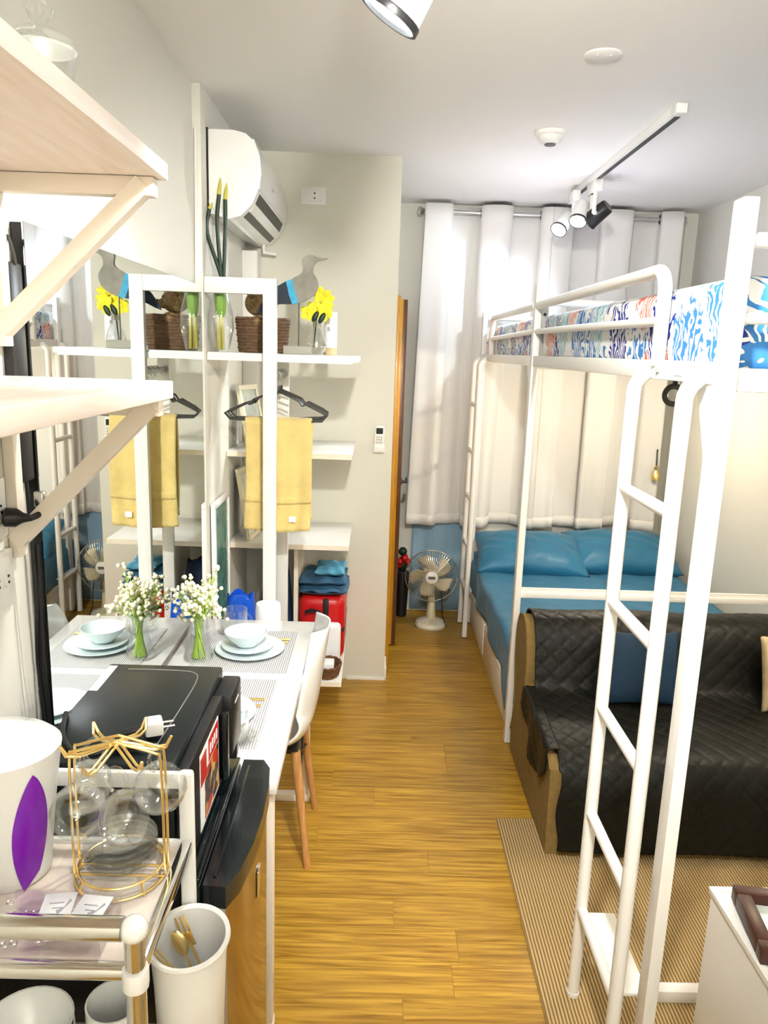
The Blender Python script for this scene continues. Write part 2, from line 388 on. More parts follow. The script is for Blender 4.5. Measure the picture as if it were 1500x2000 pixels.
# ================================================================== LIGHT FITTINGS
def spot_head(name, label, pos, aim, top, power, cone, size=.05, L=.12, black_back=False, blend=.6, group='track spotlights', col=(1,.97,.92)):
    pos, d = Vector(pos), (Vector(aim)-Vector(pos)).normalized(); Mx = orient(d)
    t = thing(name, label, 'spotlight', top, group)
    prof = [(0,-L*.55),(size*.72,-L*.55),(size*.84,-L*.5),(size,L*.40),(size*1.0,L*.45),(size*.95,L*.45),(size*.90,L*.36)]
    build('lamp_body', MB().open_lathe(prof, pos, 28, M=Mx), 'black' if black_back else 'white_metal', t)
    build('lamp_ring', MB().open_lathe([(size*1.02,L*.38),(size*1.04,L*.40),(size*1.04,L*.47),(size*.93,L*.47),(size*.93,L*.40)], pos, 28, M=Mx), 'black', t)
    build('lens', MB().lathe([(0,L*.36),(size*.5,L*.38),(size*.9,L*.36)], pos, 28, M=Mx), 'lens', t)
    side = Mx @ Vector((1,0,0)); a = pos+side*(size+.012)-d*L*.05
    build('arm', MB().tube([a, (a.x, a.y, top[2]-.07)], .011, 8).tube([a, pos+side*size*.8-d*L*.05], .012, 10), 'white_metal', t)
    build('adapter', MB().box(a.x-.02, a.x+.02, a.y-.055, a.y+.055, top[2]-.085, top[2]-.028, .004), 'white_metal', t)
    ld = bpy.data.lights.new(name+'_light', 'SPOT'); ld.energy = power; ld.spot_size = math.radians(cone); ld.spot_blend = blend; ld.shadow_soft_size = size*.8; ld.color = col
    lo = bpy.data.objects.new('light', ld); COL.objects.link(lo); lo.parent = t
    q = (pos+d*(L*.5+.01))-Vector(top); lo.location = q; lo.rotation_euler = (-d).to_track_quat('Z', 'Y').to_euler()
    return t
def track(x, y0, y1, label):
    t = thing('light_track', label, 'light track', (x, (y0+y1)/2, ZC-.03))
    build('rail', MB().box(x-.018, x+.018, y0, y1, ZC-.030, ZC, .002), 'white_metal', t)
    build('slot', MB().box(x-.003, x+.0185, y0+.03, y1-.01, ZC-.0315, ZC-.029), 'black', t)
    build('end_cap', MB().box(x-.020, x+.020, y0-.03, y0+.02, ZC-.033, ZC, .002), 'plastic_white', t)
    return t
track(1.055, 2.97, 4.50, 'white ceiling light track running towards the curtains')
track(.10, -.2, 1.75, 'assumed white ceiling light track out of view in the kitchen corner above the camera')  # track out of view is assumed; it carries the added heads too
spot_head('track_spotlight', 'large white spotlight with black rim at the top of the ceiling', (.035, 1.60, 2.43), (.035-.52, 1.72, 2.43-.85), (.10, 1.60, ZC), P_NEAR, 95, .06, .15)
spot_head('track_spotlight', 'added white spotlight out of view above the photographer aimed down the aisle', (.12, .75, 2.45), (.55, 3.6, .85), (.10, .75, ZC), P_AISLE_ADDED, 100, .06, .15)  # unseen head added to light the aisle and the far end
spot_head('track_spotlight', 'added white spotlight out of view above the photographer aimed at the wall shelves', (.10, .25, 2.45), (-.55, 1.30, 1.35), (.10, .25, ZC), P_SHELF_ADDED, 80, .06, .15)  # unseen head added to light the wall shelves
spot_head('track_spotlight', 'added fill spotlight out of view aimed at the kitchen wall behind', (.12, .0, 2.45), (.65, YN, 2.50), (.10, .0, ZC), P_BACKFILL, 130, .06, .15)  # unseen head added to bounce fill light off the wall behind
spot_head('track_spotlight', 'added white spotlight out of view above the photographer aimed at the rug', (.13, .42, 2.45), (.80, 1.80, 0), (.10, .42, ZC), P_RUG_ADDED, 30, .06, .15, blend=.15)  # unseen head added to brighten the foreground floor and rug
pA, pB = atX(1099, 437, .985), atX(1133, 417, 1.02)
spot_head('track_spotlight', 'lower white spotlight at the curtain end of the track', pA, (-.10, 3.2, .9), (1.055, pA.y, ZC), P_DESK, 105, .045, .12, col=(.90,.95,1))
spot_head('track_spotlight', 'upper white spotlight beside the black one on the track', pB, (.15, 2.6, 0), (1.055, pB.y, ZC), P_DESK, 105, .045, .12, col=(.90,.95,1))
pC = Vector((1.10, 4.12, 2.47))
spot_head('track_spotlight', 'black-backed spotlight turned towards the curtains', pC, (.25, 4.80, 1.7), (1.055, 4.12, ZC), P_FAR, 105, .045, .12, True, col=(.78,.87,1))
t = thing('smoke_detector', 'round white smoke detector on the ceiling', 'smoke detector', (.678,3.364,ZC))
build('base', MB().lathe([(.06,-.018),(.066,-.012),(.066,0)], (.678,3.364,ZC), 32), 'plastic_white', t)
build('dome', MB().lathe([(.024,-.046),(.040,-.042),(.055,-.022),(.055,-.017)], (.678,3.364,ZC), 32), 'plastic_white', t)
build('sensor_cap', MB().lathe([(.020,-.052),(.023,-.050),(.023,-.045)], (.678,3.364,ZC), 24), 'dark_grey', t)
t = thing('ceiling_cover_plate', 'flat round white cover plate on the ceiling', 'cover plate', (.652,2.535,ZC))
build('plate', MB().lathe([(.05,-.006),(.056,-.003),(.056,0)], (.652,2.535,ZC), 32), 'ceil', t)
for s in (-1, 1): build('screw', MB().lathe([(.004,-.0075),(.004,-.005)], (.652+s*.02,2.52,ZC), 10), 'plastic_white', t)

# ================================================================== AIR CONDITIONER
y0, y1 = 3.02, 3.83
ac = thing('air_conditioner', 'white wall-mounted air conditioner with black louvre slots', 'air conditioner', (XL2, 3.38, 2.22))
acp = [(XL2,2.235),(XL2,2.525),(-.56,2.525),(-.515,2.515),(-.485,2.49),(-.468,2.44),(-.463,2.38),(-.470,2.32),(-.492,2.27),(-.535,2.228),(-.58,2.215)]
build('body', MB().prism(acp, 'y', y0, y1), 'white_gloss', ac, ang=.5)
fp = [(-.487,2.500),(-.464,2.44),(-.458,2.38),(-.465,2.325),(-.471,2.325),(-.466,2.38),(-.472,2.44),(-.493,2.49)]
build('front_panel', MB().prism(fp, 'y', y0+.004, y1-.004), 'white_gloss', ac, ang=.6)
def strip(a, b, h): # a slab on the profile between two points, proud by h
    (x0, z0), (x1, z1) = a, b; nx, nz = (z1-z0), -(x1-x0); L = math.hypot(nx, nz); nx, nz = nx/L*h, nz/L*h
    return [(x0-nx*.5, z0-nz*.5), (x1-nx*.5, z1-nz*.5), (x1+nx, z1+nz), (x0+nx, z0+nz)]
for a, b in (((-.472,2.316),(-.488,2.280)), ((-.512,2.251),(-.533,2.231))):
    build('louvre_slot', MB().prism(strip(b, a, -.004), 'y', y0+.05, y1-.06), 'black', ac)
build('vane', MB().prism(strip((-.510,2.253),(-.490,2.277), -.006), 'y', y0+.05, y1-.06), 'white_gloss', ac)
build('side_cap', MB().lathe([(.03,0),(.028,.002)], (-.625,y0,2.275), 24, M=orient((0,-1,0))), 'white', ac)
build('wall_plate', MB().box(XL2, -.653, y0-.004, y0+.02, 2.24, 2.53), 'black', ac)
build('drain_pipe', MB().tube([(-.56,3.77,2.22),(-.56,3.77,2.185),(-.50,3.78,2.18)], .008), 'white', ac)
build('brand_mark', MB().box(-.4592,-.4572,3.30,3.36,2.375,2.388), 'grey_metal', ac)

# ================================================================== THINGS ON THE COLUMN
t = thing('power_outlet', 'cream socket plate high on the column beside the air conditioner', 'outlet', (-.334,YC,2.458))
build('plate', MB().box(-.395,-.273,YC-.008,YC,2.418,2.498,.003), 'plastic_white', t)
build('socket_face', MB().box(-.375,-.293,YC-.011,YC-.007,2.432,2.484,.002), 'plastic_white', t)
for dz in (-.011, .011): build('socket_hole', MB().lathe([(.004,0),(.004,.003)], (-.328,YC-.0105,2.458+dz), 10, M=orient((0,-1,0))), 'black', t)
t = thing('remote_control', 'small white air conditioner remote hung on the column', 'remote control', (.016,YC,1.25))
build('case', MB().box(-.008,.040,YC-.022,YC-.003,1.262,1.378,.005), 'plastic_white', t)
build('screen', MB().box(-.001,.033,YC-.0235,YC-.021,1.338,1.368), 'lcd', t)
for i in range(3):
    for j in range(3): build('button', MB().box(.001+j*.011,.008+j*.011,YC-.0240,YC-.021,1.318-i*.013,1.325-i*.013), 'grey_metal', t)
build('holder', MB().box(-.012,.044,YC-.026,YC,1.243,1.285,.004), 'plastic_white', t)

# ================================================================== CURTAIN
YR, ZR = 4.895, 2.590
t = thing('curtain_rod', 'brushed steel curtain rod with knob ends below the ceiling', 'curtain rod', (1.03,YR,ZR))
build('rod', MB().tube([(.262,YR,ZR),(1.80,YR,ZR)], .011, 14), 'steel', t)
for s, x in ((-1,.262),(1,1.80)):
    build('finial', MB().lathe([(.011,0),(.018,.004),(.012,.012),(.02,.024),(.026,.036),(.02,.05),(0,.056)], (x,YR,ZR), 18, M=orient((s,0,0))), 'steel', t)
    build('bracket', MB().box(x-s*.03-.007,x-s*.03+.007,YR-.012,YB,ZR-.035,ZR+.014,.003), 'steel', t)
PER = .365
def curtain(x0, x1, label, group, zb, flare):
    c = thing('curtain', label, 'curtain', ((x0+x1)/2,YR,zb), group)
    def fn(u, v):
        x = x0+(x1-x0)*u; z = zb+(ZR+.038-zb)*v
        ph = 2*PI*(x-.42)/PER
        a = .072*(.80+.20*v)+.012*(1-v)*math.sin(7*x+2)
        y = YR+a*math.sin(ph)+.012*math.sin(3.3*ph+1)*(1-v*.6)+.006*math.sin(7.1*ph)*(1-v)
        xx = x+.022*(1-v)*math.sin(ph*.5+1.3)+flare*(1-v)*(1-u)-.040*math.sin(2*ph)
        return (xx, min(y, YB-.035), z+.004*math.sin(9*x)*(1-v))
    cl = build('cloth', MB().grid(fn, 170, 24), 'curtain', c, solid=.003, ang=3)
    build('hem', MB().grid(lambda u, v: tuple(Vector(fn(u, v*.035))+Vector((0,-.004,0))), 170, 3), 'curtain', c, solid=.002, ang=3)
    k = math.ceil((x0+.02-.42)/(PER/2))
    while .42+k*PER/2 < x1-.02:
        x = .42+k*PER/2
        build('grommet', MB().tube(circle((x,YR,ZR),.025,18,'yz'), .006, 8, closed=True), 'hook_dark', c)
        k += 1
curtain(.292, 1.045, 'left white damask curtain panel beside the brown door', 'curtain panels', .640, -.05)
curtain(1.045, 1.80, 'right white damask curtain panel behind the bunk mattress', 'curtain panels', .648, 0)
t = thing('curtain_ornament', 'small gold tassel hanging at the right edge of the curtain', 'ornament', (1.80,4.80,.98))
build('tassel', MB().lathe([(0,0),(.025,.01),(.03,.05),(.012,.08),(.018,.10),(0,.115)], (1.80,4.80,.98), 14), 'gold', t)
build('cord', MB().tube([(1.80,4.80,1.09),(1.80,4.81,1.18),(1.82,4.85,1.22)], .005, 6), 'hook_dark', t)
# blue sheet behind the curtain
def fn(u, v): return (.262+.40*u, 4.983+.006*math.sin(u*9)+.004*math.sin(v*11), .012+1.45*v)
solo('plastic_sheet', MB().grid(fn, 24, 12), 'panel_blue', 'pale blue plastic sheet hanging behind the curtain and the fan', 'sheet', solid=.003)

# ================================================================== LOFT BED
BX0, BX1, ZF = .630, 1.93, 1.707
PX, PY = .028, .045
bunk = thing('loft_bed', 'white metal loft bed frame with guard rails along the right wall', 'bed frame', (1.28,3.2,0))
def post(x, y, z0, z1, nm='post'): return build(nm, MB().box(x, x+PX, y, y+PY, z0, z1, .003), 'white_metal', bunk)
YP1, YP2, YP3 = 1.403, 3.178, 4.755
for x in (BX0, BX1-PX):
    post(x, YP1, .008, 2.035); post(x, YP2, .008, 2.035); post(x, YP3, .008, 2.00)
for x in (BX0+.004, BX1-PX+.004):
    for a, b in ((YP1+PY, YP2), (YP2+PY, YP3)):
        build('side_rail', MB().box(x, x+.022, a, b, ZF, ZF+.043, .003), 'white_metal', bunk)
for y in (YP1+.01, YP2+.01, YP3+.01):
    build('end_rail', MB().box(BX0+PX, BX1-PX, y, y+.022, ZF-.01, ZF+.033, .003), 'white_metal', bunk)
    build('head_rail', MB().tube([(BX0+PX,y+.011,1.965),(BX1-PX,y+.011,1.965)], .014, 12), 'white_metal', bunk)
    build('head_bar', MB().tube([(BX0+PX,y+.011,1.83),(BX1-PX,y+.011,1.83)], .011, 10), 'white_metal', bunk)
for y in (YP2+.01,):
    build('cross_bar', MB().box(BX0+PX, BX1-PX, y+.004, y+.026, .702 if y > 2 else .02, .728 if y > 2 else .045, .002).box(BX0+PX, BX1-PX, y+.012, y+.026, .728 if y > 2 else .045, .745 if y > 2 else .05), 'white_metal', bunk)
# guard rails: bar from a post, curving down to the side rail
def guard(y_post, y_end, s, ztop=1.95, r=.016):
    xg = BX0+.012; R_ = .05
    p = [(xg, y_post, ztop), (xg, y_end+s*R_, ztop)]+[(xg, y_end+s*R_-s*R_*math.sin(a), ztop-R_+R_*math.cos(a)) for a in [PI/2*k/6 for k in range(1, 7)]]+[(xg, y_end, ZF+.03)]
    build('guard_rail', MB().tube(p, r, 12), 'white_metal', bunk)
    build('guard_bar', MB().tube([(xg, y_post, 1.848), (xg, y_end, 1.836)], .0115, 10), 'white_metal', bunk)
guard(YP2, 1.775, 1); guard(YP2+PY, 4.43, -1)
for y, s in ((YP1+PY, 1), (YP2, -1), (YP2+PY, 1)):
    build('gusset', MB().prism([(y, ZF), (y+s*.085, ZF), (y, ZF-.17)], 'x', BX0+.008, BX0+.014), 'white_metal', bunk)
build('joining_plate', MB().box(BX0+PX, BX0+PX+.026, YP2-.004, YP2+.002, ZF+.03, 1.965), 'grey_metal', bunk)
build('bolt', MB().lathe([(.007,0),(.005,.005)], (BX0+PX+.012,YP2-.004,1.915), 12, M=orient((0,-1,0))), 'black', bunk)
build('bolt', MB().lathe([(.007,0),(.005,.006)], (BX0+.004,1.742,ZF+.018), 12, M=orient((-1,0,0))), 'grey_metal', bunk)
build('maker_label', MB().box(BX0+.0025,BX0+.0045,1.60,1.645,ZF+.012,ZF+.032), 'paper', bunk)
k = 0
for a, b in ((YP1+PY, YP2), (YP2+PY, YP3)):
    y = a+.07
    while y < b-.06:
        build('slat', MB().box(BX0+.026, BX1-PX, y, y+.05, ZF+.004, ZF+.018), 'white_metal', bunk, smooth=False); y += .16
build('floor_bar', MB().box(.79, 1.75, 1.765, 1.80, .008, .045, .003), 'white_metal', bunk)
def mattress(y0, y1, label):
    o = solo('bunk_mattress', MB().box(BX0+.034, BX1-PX-.006, y0, y1, ZF+.020, 1.912, .03, 4), 'coral_print', label, 'mattress', 'printed bunk mattresses')
    return o
mattress(YP1+PY+.016, YP2-.012, 'near bunk mattress in white sheet with blue and red coral print')
mattress(YP2+PY+.016, YP3-.012, 'far bunk mattress with coral print next to the curtains')

# ladders
def ladder(y0, y1, x, zs, tread_z, label, tw_=.085):
    L = thing('bunk_ladder', label, 'ladder', (x, (y0+y1)/2, 0), 'bunk ladders')
    for y in (y0, y1):
        p = [(x, y, .008), (x, y, ZF-.035)]+[(x+.055-.055*math.cos(a), y, ZF-.035+.055*math.sin(a)) for a in [PI/2*k/7 for k in range(1, 8)]]+[(BX0+.02 if x+.09 < BX0 else x+.085, y, ZF+.02)]
        if x+.055 > BX0-.002: p = [(a, b, c) for a, b, c in p if a < BX0-.012]+[(BX0-.002, y, ZF+.016)]
        build('rail', MB().tube(p, .0165, 12), 'white_metal', L)
        build('foot_cap', MB().lathe([(.018,0),(.018,.012)], (x,y,.008), 12), 'plastic_white', L)
    for z in zs: build('rung', MB().tube([(x, y0, z), (x, y1, z)], .0145, 10), 'white_metal', L)
    build('tread_bar', MB().tube([(x, y0, tread_z), (x, y1, tread_z)], .0145, 10), 'white_metal', L)
    build('tread', MB().box(x+.012, x+tw_, y0+.02, y1-.02, tread_z-.008, tread_z+.004, .004), 'white_metal', L)
ladder(1.487, 1.790, .598, (1.447, 1.160, .876, .574), .285, 'near white tube ladder standing on the rug')
ladder(4.50, 4.77, .592, (1.447, 1.16, .876, .574), .30, 'far white tube ladder beside the standing fan', .036)
# warm lamps added out of view under the bunk boards to light the space below
for (x, y, lb) in ((1.30, 4.05, 'added warm lamp out of view under the far bunk above the bed'), (1.55, 2.55, 'added warm lamp out of view under the near bunk above the sofa')):
    t = thing('bunk_lamp', lb, 'lamp', (x, y, ZF-.012), 'added lamps under the bunks')
    build('lamp_housing', MB().lathe([(.05,-.022),(.06,-.015),(.06,.016)], (x, y, ZF-.012), 28), 'white', t)
    build('diffuser', MB().lathe([(0,-.030),(.03,-.028),(.048,-.022)], (x, y, ZF-.012), 28), 'warm_lens', t)
    ld = bpy.data.lights.new('bunk_lamp_light', 'POINT'); ld.energy = P_BUNK; ld.color = (1,.86,.66); ld.shadow_soft_size = .05
    lo = bpy.data.objects.new('light', ld); COL.objects.link(lo); lo.parent = t; lo.location = (0,0,-.085)
# black ring strap under the bunk
t = thing('hanging_ring', 'black ring hanging on a strap below the bunk frame', 'hanging ring', (.80,1.80,1.62))
rc = atX(1316, 772, .80)
build('ring', MB().tube(circle(rc, .024, 24, 'xz'), .008, 8, closed=True), 'hook_dark', t)
build('strap', MB().tube([(rc.x,rc.y,rc.z+.026),(rc.x,rc.y,ZF+.006)], .007, 8), 'black', t)

# ================================================================== LOWER BED
bed = thing('double_bed', 'white low double bed with drawer fronts under the loft frame', 'bed', (1.30,4.12,0))
bx0, bx1, by0, by1 = .668, 1.925, 3.262, 4.985
build('base', MB().box(bx0, bx1-.0, by0, by1, 0, .262, .006), 'white', bed)
for a, b in ((3.28,4.10),(4.13,4.97)):
    d = build('drawer_front', MB().box(bx0-.016, bx0, a, b, .045, .232, .004), 'white', bed)
    build('grip_slot', MB().box(bx0-.0175, bx0-.0155, (a+b)/2-.16, (a+b)/2+.16, .212, .224), 'cream_paint', d)
build('plinth', MB().box(bx0-.006, bx0, by0, by1, 0, .035, .002), 'white', bed)
build('end_post', MB().box(bx0-.018, bx0+.03, by0-.012, by0+.02, 0, .262, .004), 'white', bed)
mb = MB().box(bx0+.004, bx1-.01, by0+.02, by1-.005, .262, .432, .05, 4)
build('mattress', mb, 'sheet_blue', bed)
def sheet(u, v):
    # u across from the left drop over the top to the right, v along the bed
    y = by0-.004+(by1-.02-by0)*v; s = u*1.0
    drop = .185+.018*math.sin(v*9+1)+.06*(1-v)**3
    Ld = drop; W = bx1-.02-bx0; tot = Ld+W; d = s*tot
    wr = .004*math.sin(26*v+3*math.sin(9*u))+.003*math.sin(17*u*2+11*v)
    if d < Ld-.03: x = bx0-.022-.012*math.sin(21*v+1)*(1-d/Ld); z = .444-Ld+d
    elif d < Ld+.03:
        a = (d-(Ld-.03))/.06*PI/2; x = bx0-.022+.03*(1-math.cos(a))+.0; z = .414+.03*math.sin(a)
    else: x = bx0+.008+(d-Ld-.03); z = .444
    nose = max(0, 1-v/.05); z -= .05*nose**2
    return (x, y, z+wr*(1 if d > Ld else .4))
build('sheet', MB().grid(sheet, 70, 90), 'sheet_blue', bed, solid=.004, ang=3)
def endsheet(u, v): return (bx0-.03+(bx1-.02-bx0)*u, by0-.010-.012*math.sin(22*u)*(1-v)-.008*(1-v), .17+.26*v+.05*math.sin(5*u)*(1-v))
build('sheet_end', MB().grid(endsheet, 60, 8), 'sheet_blue', bed, solid=.004, ang=3)
def pillow(name, c, sx, sy, sz, rot, mt, label, cat='pillow', group=None, wr=1.0, tilt=0):
    mb = MB(); n_ = 36
    def f(sign):
        def g(u, v):
            a, b = 2*u-1, 2*v-1
            e = max(0, (1-abs(a)**2.6))**.55*max(0, (1-abs(b)**2.6))**.55
            kx = 1-.07*(1-abs(b))**1.0*0-.06*(1-b*b)*abs(a)**3; ky = 1-.08*(1-a*a)*abs(b)**3
            w_ = wr*.035*math.sin(9*a+5*b+3*math.sin(4*b))*e*(1-.5*e)+wr*.02*math.sin(23*a-8*b)*(1-e)*e
            return (a*sx*kx, b*sy*ky, sign*sz*(e+w_))
        return g
    mb.grid(f(1), n_, n_).grid(f(-1), n_, n_)
    M_ = Matrix.Translation(c) @ Matrix.Rotation(rot, 4, 'Z') @ Matrix.Rotation(tilt, 4, 'X')
    mb.move(M_)
    return solo(name, mb, mt, label, cat, group, ang=3)
pillow('bed_pillow', (.985, 4.60, .530), .345, .21, .105, -.05, 'sheet_blue', 'left teal blue pillow on the bed, next to the far ladder', 'pillow', 'bed pillows', tilt=.38, wr=2.0)
pillow('bed_pillow', (1.575, 4.65, .540), .345, .21, .11, -.03, 'sheet_blue', 'right teal blue pillow on the bed, against the right wall', 'pillow', 'bed pillows', tilt=.38, wr=2.0)

# ================================================================== SOFA
sx0, sx1 = .648, 1.925
sofa = thing('sofa', 'mustard sofa under a dark quilted cover in front of the bed', 'sofa', (1.28,2.78,.0))
side = [(2.40,.008),(3.13,.008),(3.145,.10),(3.10,.22),(3.12,.34),(3.155,.46),(3.155,.56),(3.12,.645),(3.06,.675),(2.99,.665),(2.94,.61),(2.905,.50),(2.88,.405),(2.62,.375),(2.46,.362),(2.41,.33)]
ssm = [(p.x, p.y) for p in smoothpath([(a, b, 0) for a, b in side[2:]], 4)]
build('frame', MB().prism([(2.395,.008),(3.13,.008)]+ssm, 'x', sx0, sx1), 'mustard', sofa, ang=.5)
build('piping', MB().tube([(sx0, a, b) for a, b in ssm], .005, 6), 'mustard', sofa)
cp = smoothpath([(3.168,.40,0),(3.170,.55,0),(3.13,.662,0),(3.06,.692,0),(2.98,.682,0),(2.925,.615,0),(2.893,.50,0),(2.862,.425,0),(2.76,.402,0),(2.62,.392,0),(2.50,.378,0),(2.42,.345,0),(2.382,.27,0),(2.375,.15,0),(2.372,.035,0)], 14)
acc = [0]
for i in range(1, len(cp)): acc.append(acc[-1]+(cp[i]-cp[i-1]).length)
def quilt_h(a, b, q=.078):
    p, r_ = (a+b)/q, (a-b)/q
    dp, dr = abs(p-round(p)), abs(r_-round(r_))
    return .0038*min(1, dp*7)**.7*min(1, dr*7)**.7
def cover(u, v):
    s = v*acc[-1]; i = 0
    lo, hi = 0, len(acc)-2
    while lo < hi:
        m_ = (lo+hi+1)//2
        if acc[m_] <= s: lo = m_
        else: hi = m_-1
    t_ = (s-acc[lo])/max(1e-9, acc[lo+1]-acc[lo]); p = cp[lo].lerp(cp[lo+1], min(1, t_)); d = (cp[lo+1]-cp[lo]).normalized(); nrm = Vector((-d.y, d.x, 0)) if True else None
    # outward is away from the body
    if nrm.dot(Vector((p.x-2.9, p.y-.15, 0))) < 0 and s < .9: nrm = -nrm
    if s >= .9 and nrm.y+(-nrm.x) < 0: nrm = -nrm
    x = sx0+.03+(sx1-sx0-.035)*u
    if p.y < .33 and p.x < 2.5: x += .008*math.sin(p.y*25)*(1-u)
    h = quilt_h(x, s)+.004*math.sin(11*x+7*s)
    return (x, p.x+nrm.x*h, p.y+nrm.y*h)
build('quilted_cover', MB().grid(cover, 190, 190), 'cover', sofa, solid=.004, ang=3)
# flap of the cover hanging over the left end of the seat
def flap(u, v):
    y = 2.44+.44*u; zt = .385+.035*u; L_ = .07+.15*math.sin(PI*min(1, u*1.02))**.7*(1-.35*u)
    d = v*(L_+.04)
    if d < .04: x = sx0+.034-d; z = zt+.006
    else: x = sx0-.008-.010*math.sin(14*u)*(v); z = zt+.004-(d-.04)
    h = quilt_h(y, d+.3)*.8
    return (x-(h if d > .04 else 0), y, z+(h if d <= .04 else 0))
build('cover_flap', MB().grid(flap, 70, 36), 'cover', sofa, solid=.004, ang=3)
pillow('throw_cushion', (1.078, 2.815, .548), .158, .148, .05, 0, 'cushion_blue', 'dark blue square cushion on the sofa', 'cushion', tilt=1.30, wr=.4)
pillow('throw_cushion', (1.715, 2.80, .545), .16, .15, .06, 0, 'cream_fabric', 'cream cushion with ruffled edge at the right end of the sofa', 'cushion', tilt=1.28, wr=1.2)
rug = solo('rug', MB().box(.505, 1.95, .25, 2.605, 0.0005, .0075, .003), 'rug', 'ribbed sisal rug lying in front of the sofa', 'rug')
# white cabinet at the lower right
cab = thing('side_cabinet', 'white low cabinet in the lower right corner of the room', 'cabinet', (1.2,.98,.008))
c0x, c0y, cz = .778, 1.472, .602
build('body', MB().box(c0x, 1.75, .50, c0y, .008, cz-.004, .003), 'white', cab)
build('top', MB().box(c0x-.004, 1.754, .496, c0y+.004, cz-.012, cz, .002), 'white_gloss', cab)
build('rim', MB().box(c0x-.004, c0x+.012, .496, c0y-.012, cz, cz+.003), 'white', cab)
build('rim', MB().box(c0x-.004, 1.754, c0y-.012, c0y+.004, cz, cz+.003), 'white', cab)
q = atZ(1474, 1884, cz+.004)
t = thing('photo_frame', 'dark brown wooden frame lying on the white cabinet', 'frame', (q.x+.12,q.y-.06,cz+.003))
M_ = Matrix.Translation((q.x+.01,q.y,cz+.003)) @ Matrix.Rotation(-.15, 4, 'Z')
build('frame_rail', MB().box(0,.24,0,.030,0,.035,.003).move(M_), 'frame_brown', t)
build('frame_rail', MB().box(0,.24,.16,.19,0,.035,.003).move(M_), 'frame_brown', t)
build('frame_rail', MB().box(0,.03,.03,.16,0,.035,.003).move(M_), 'frame_brown', t)
build('frame_rail', MB().box(.21,.24,.03,.16,0,.035,.003).move(M_), 'frame_brown', t)
build('picture', MB().box(.03,.21,.03,.16,0,.012).move(M_), 'picture_art', t)

# ================================================================== FAN
fx, fy = .392, 4.70
fan = thing('standing_fan', 'cream electric desk fan on the floor below the curtain', 'fan', (fx,fy,0))
hc = Vector((fx-.012, fy-.02, .350))
build('base', MB().lathe([(.10,0),(.104,.012),(.095,.03),(.06,.045),(.03,.055),(0,.058)], (fx,fy,0), 32), 'fan_cream', fan)
build('control_dial', MB().lathe([(.030,0),(.030,.006),(.02,.010)], (fx+.012,fy-.058,.040), 20, M=orient((.1,-.55,1))), 'fan_beige', fan)
build('column', MB().tube([(fx,fy,.05),(fx,fy+.01,.15),(fx-.006,fy+.045,.27),(fx-.01,fy+.05,.33)], [.032,.026,.024,.028], 16), 'fan_beige', fan)
build('motor', MB().lathe([(.02,0),(.05,.01),(.058,.05),(.05,.10),(.02,.12)], hc+Vector((0,.025,0)), 24, M=orient((0,1,.03))), 'fan_cream', fan)
for k in range(5):
    a0 = 2*PI*k/5+.35
    def bl(u, v, a0=a0):
        r_ = .035+.105*u; a = a0+(v-.5)*(.62+.25*math.sin(PI*u))+.45*u
        return (hc.x+r_*math.cos(a), hc.y-.018+.028*(v-.5), hc.z+r_*math.sin(a))
    build('blade', MB().grid(bl, 10, 8), 'fan_beige', fan, solid=.002, ang=3)
build('hub', MB().lathe([(.042,0),(.042,.022),(.034,.034),(0,.038)], hc+Vector((0,-.004,0)), 24, M=orient((0,-1,0))), 'fan_cream', fan)
gr = build('front_grille', MB().tube(circle(hc+Vector((0,-.02,0)),.168,48,'xz'), .0035, 6, closed=True), 'steel', fan)
mbw = MB(); mbb = MB()
for k in range(60):
    a = 2*PI*k/60; c_, s_ = math.cos(a), math.sin(a)
    mbw.tube([(hc.x+.04*c_,hc.y-.062,hc.z+.04*s_),(hc.x+.11*c_,hc.y-.058,hc.z+.11*s_),(hc.x+.152*c_,hc.y-.040,hc.z+.152*s_),(hc.x+.168*c_,hc.y-.02,hc.z+.168*s_)], .0012, 4, caps=False)
    mbb.tube([(hc.x+.05*c_,hc.y+.045,hc.z+.05*s_),(hc.x+.12*c_,hc.y+.035,hc.z+.12*s_),(hc.x+.168*c_,hc.y-.02,hc.z+.168*s_)], .0007, 4, caps=False)
g = build('front_wires', mbw, 'steel', fan); g['kind'] = 'stuff'
g = build('rear_wires', mbb, 'steel', fan); g['kind'] = 'stuff'
build('badge', MB().lathe([(.040,0),(.040,.006),(.036,.009)], hc+Vector((0,-.060,0)), 24, M=orient((0,-1,0))), 'white', fan)
build('badge_mark', MB().box(hc.x-.022,hc.x+.022,hc.y-.0705,hc.y-.068,hc.z-.009,hc.z+.009,.004), 'dark_grey', fan)
build('cord', MB().tube(smoothpath([(fx+.045,fy-.02,.33),(fx+.062,fy-.05,.20),(fx+.075,fy-.04,.08),(fx+.10,fy-.03,.006),(fx+.06,fy+.06,.006)]), .003, 6), 'black_cable', fan)
# small red and dark plant ornament by the door
t = thing('red_bouquet', 'small dark basket of red flowers between the door and the fan', 'flowers', (.205,4.88,.0))
build('pot', MB().lathe([(.035,0),(.045,.30),(.042,.31),(.03,.30)], (.205,4.88,0), 16), 'black', t)
for k in range(5):
    build('bloom', MB().ball((.205+.028*math.cos(k*1.26), 4.86+.02*math.sin(k*1.26), .385+.03*math.sin(k*2.1)), .024, 10, 6), 'red', t)
build('foliage', MB().ball((.20,4.885,.36), .045, 10, 6, (1,.8,1.1)).ball((.20,4.87,.45), .03, 10, 6), 'stem_dark', t)

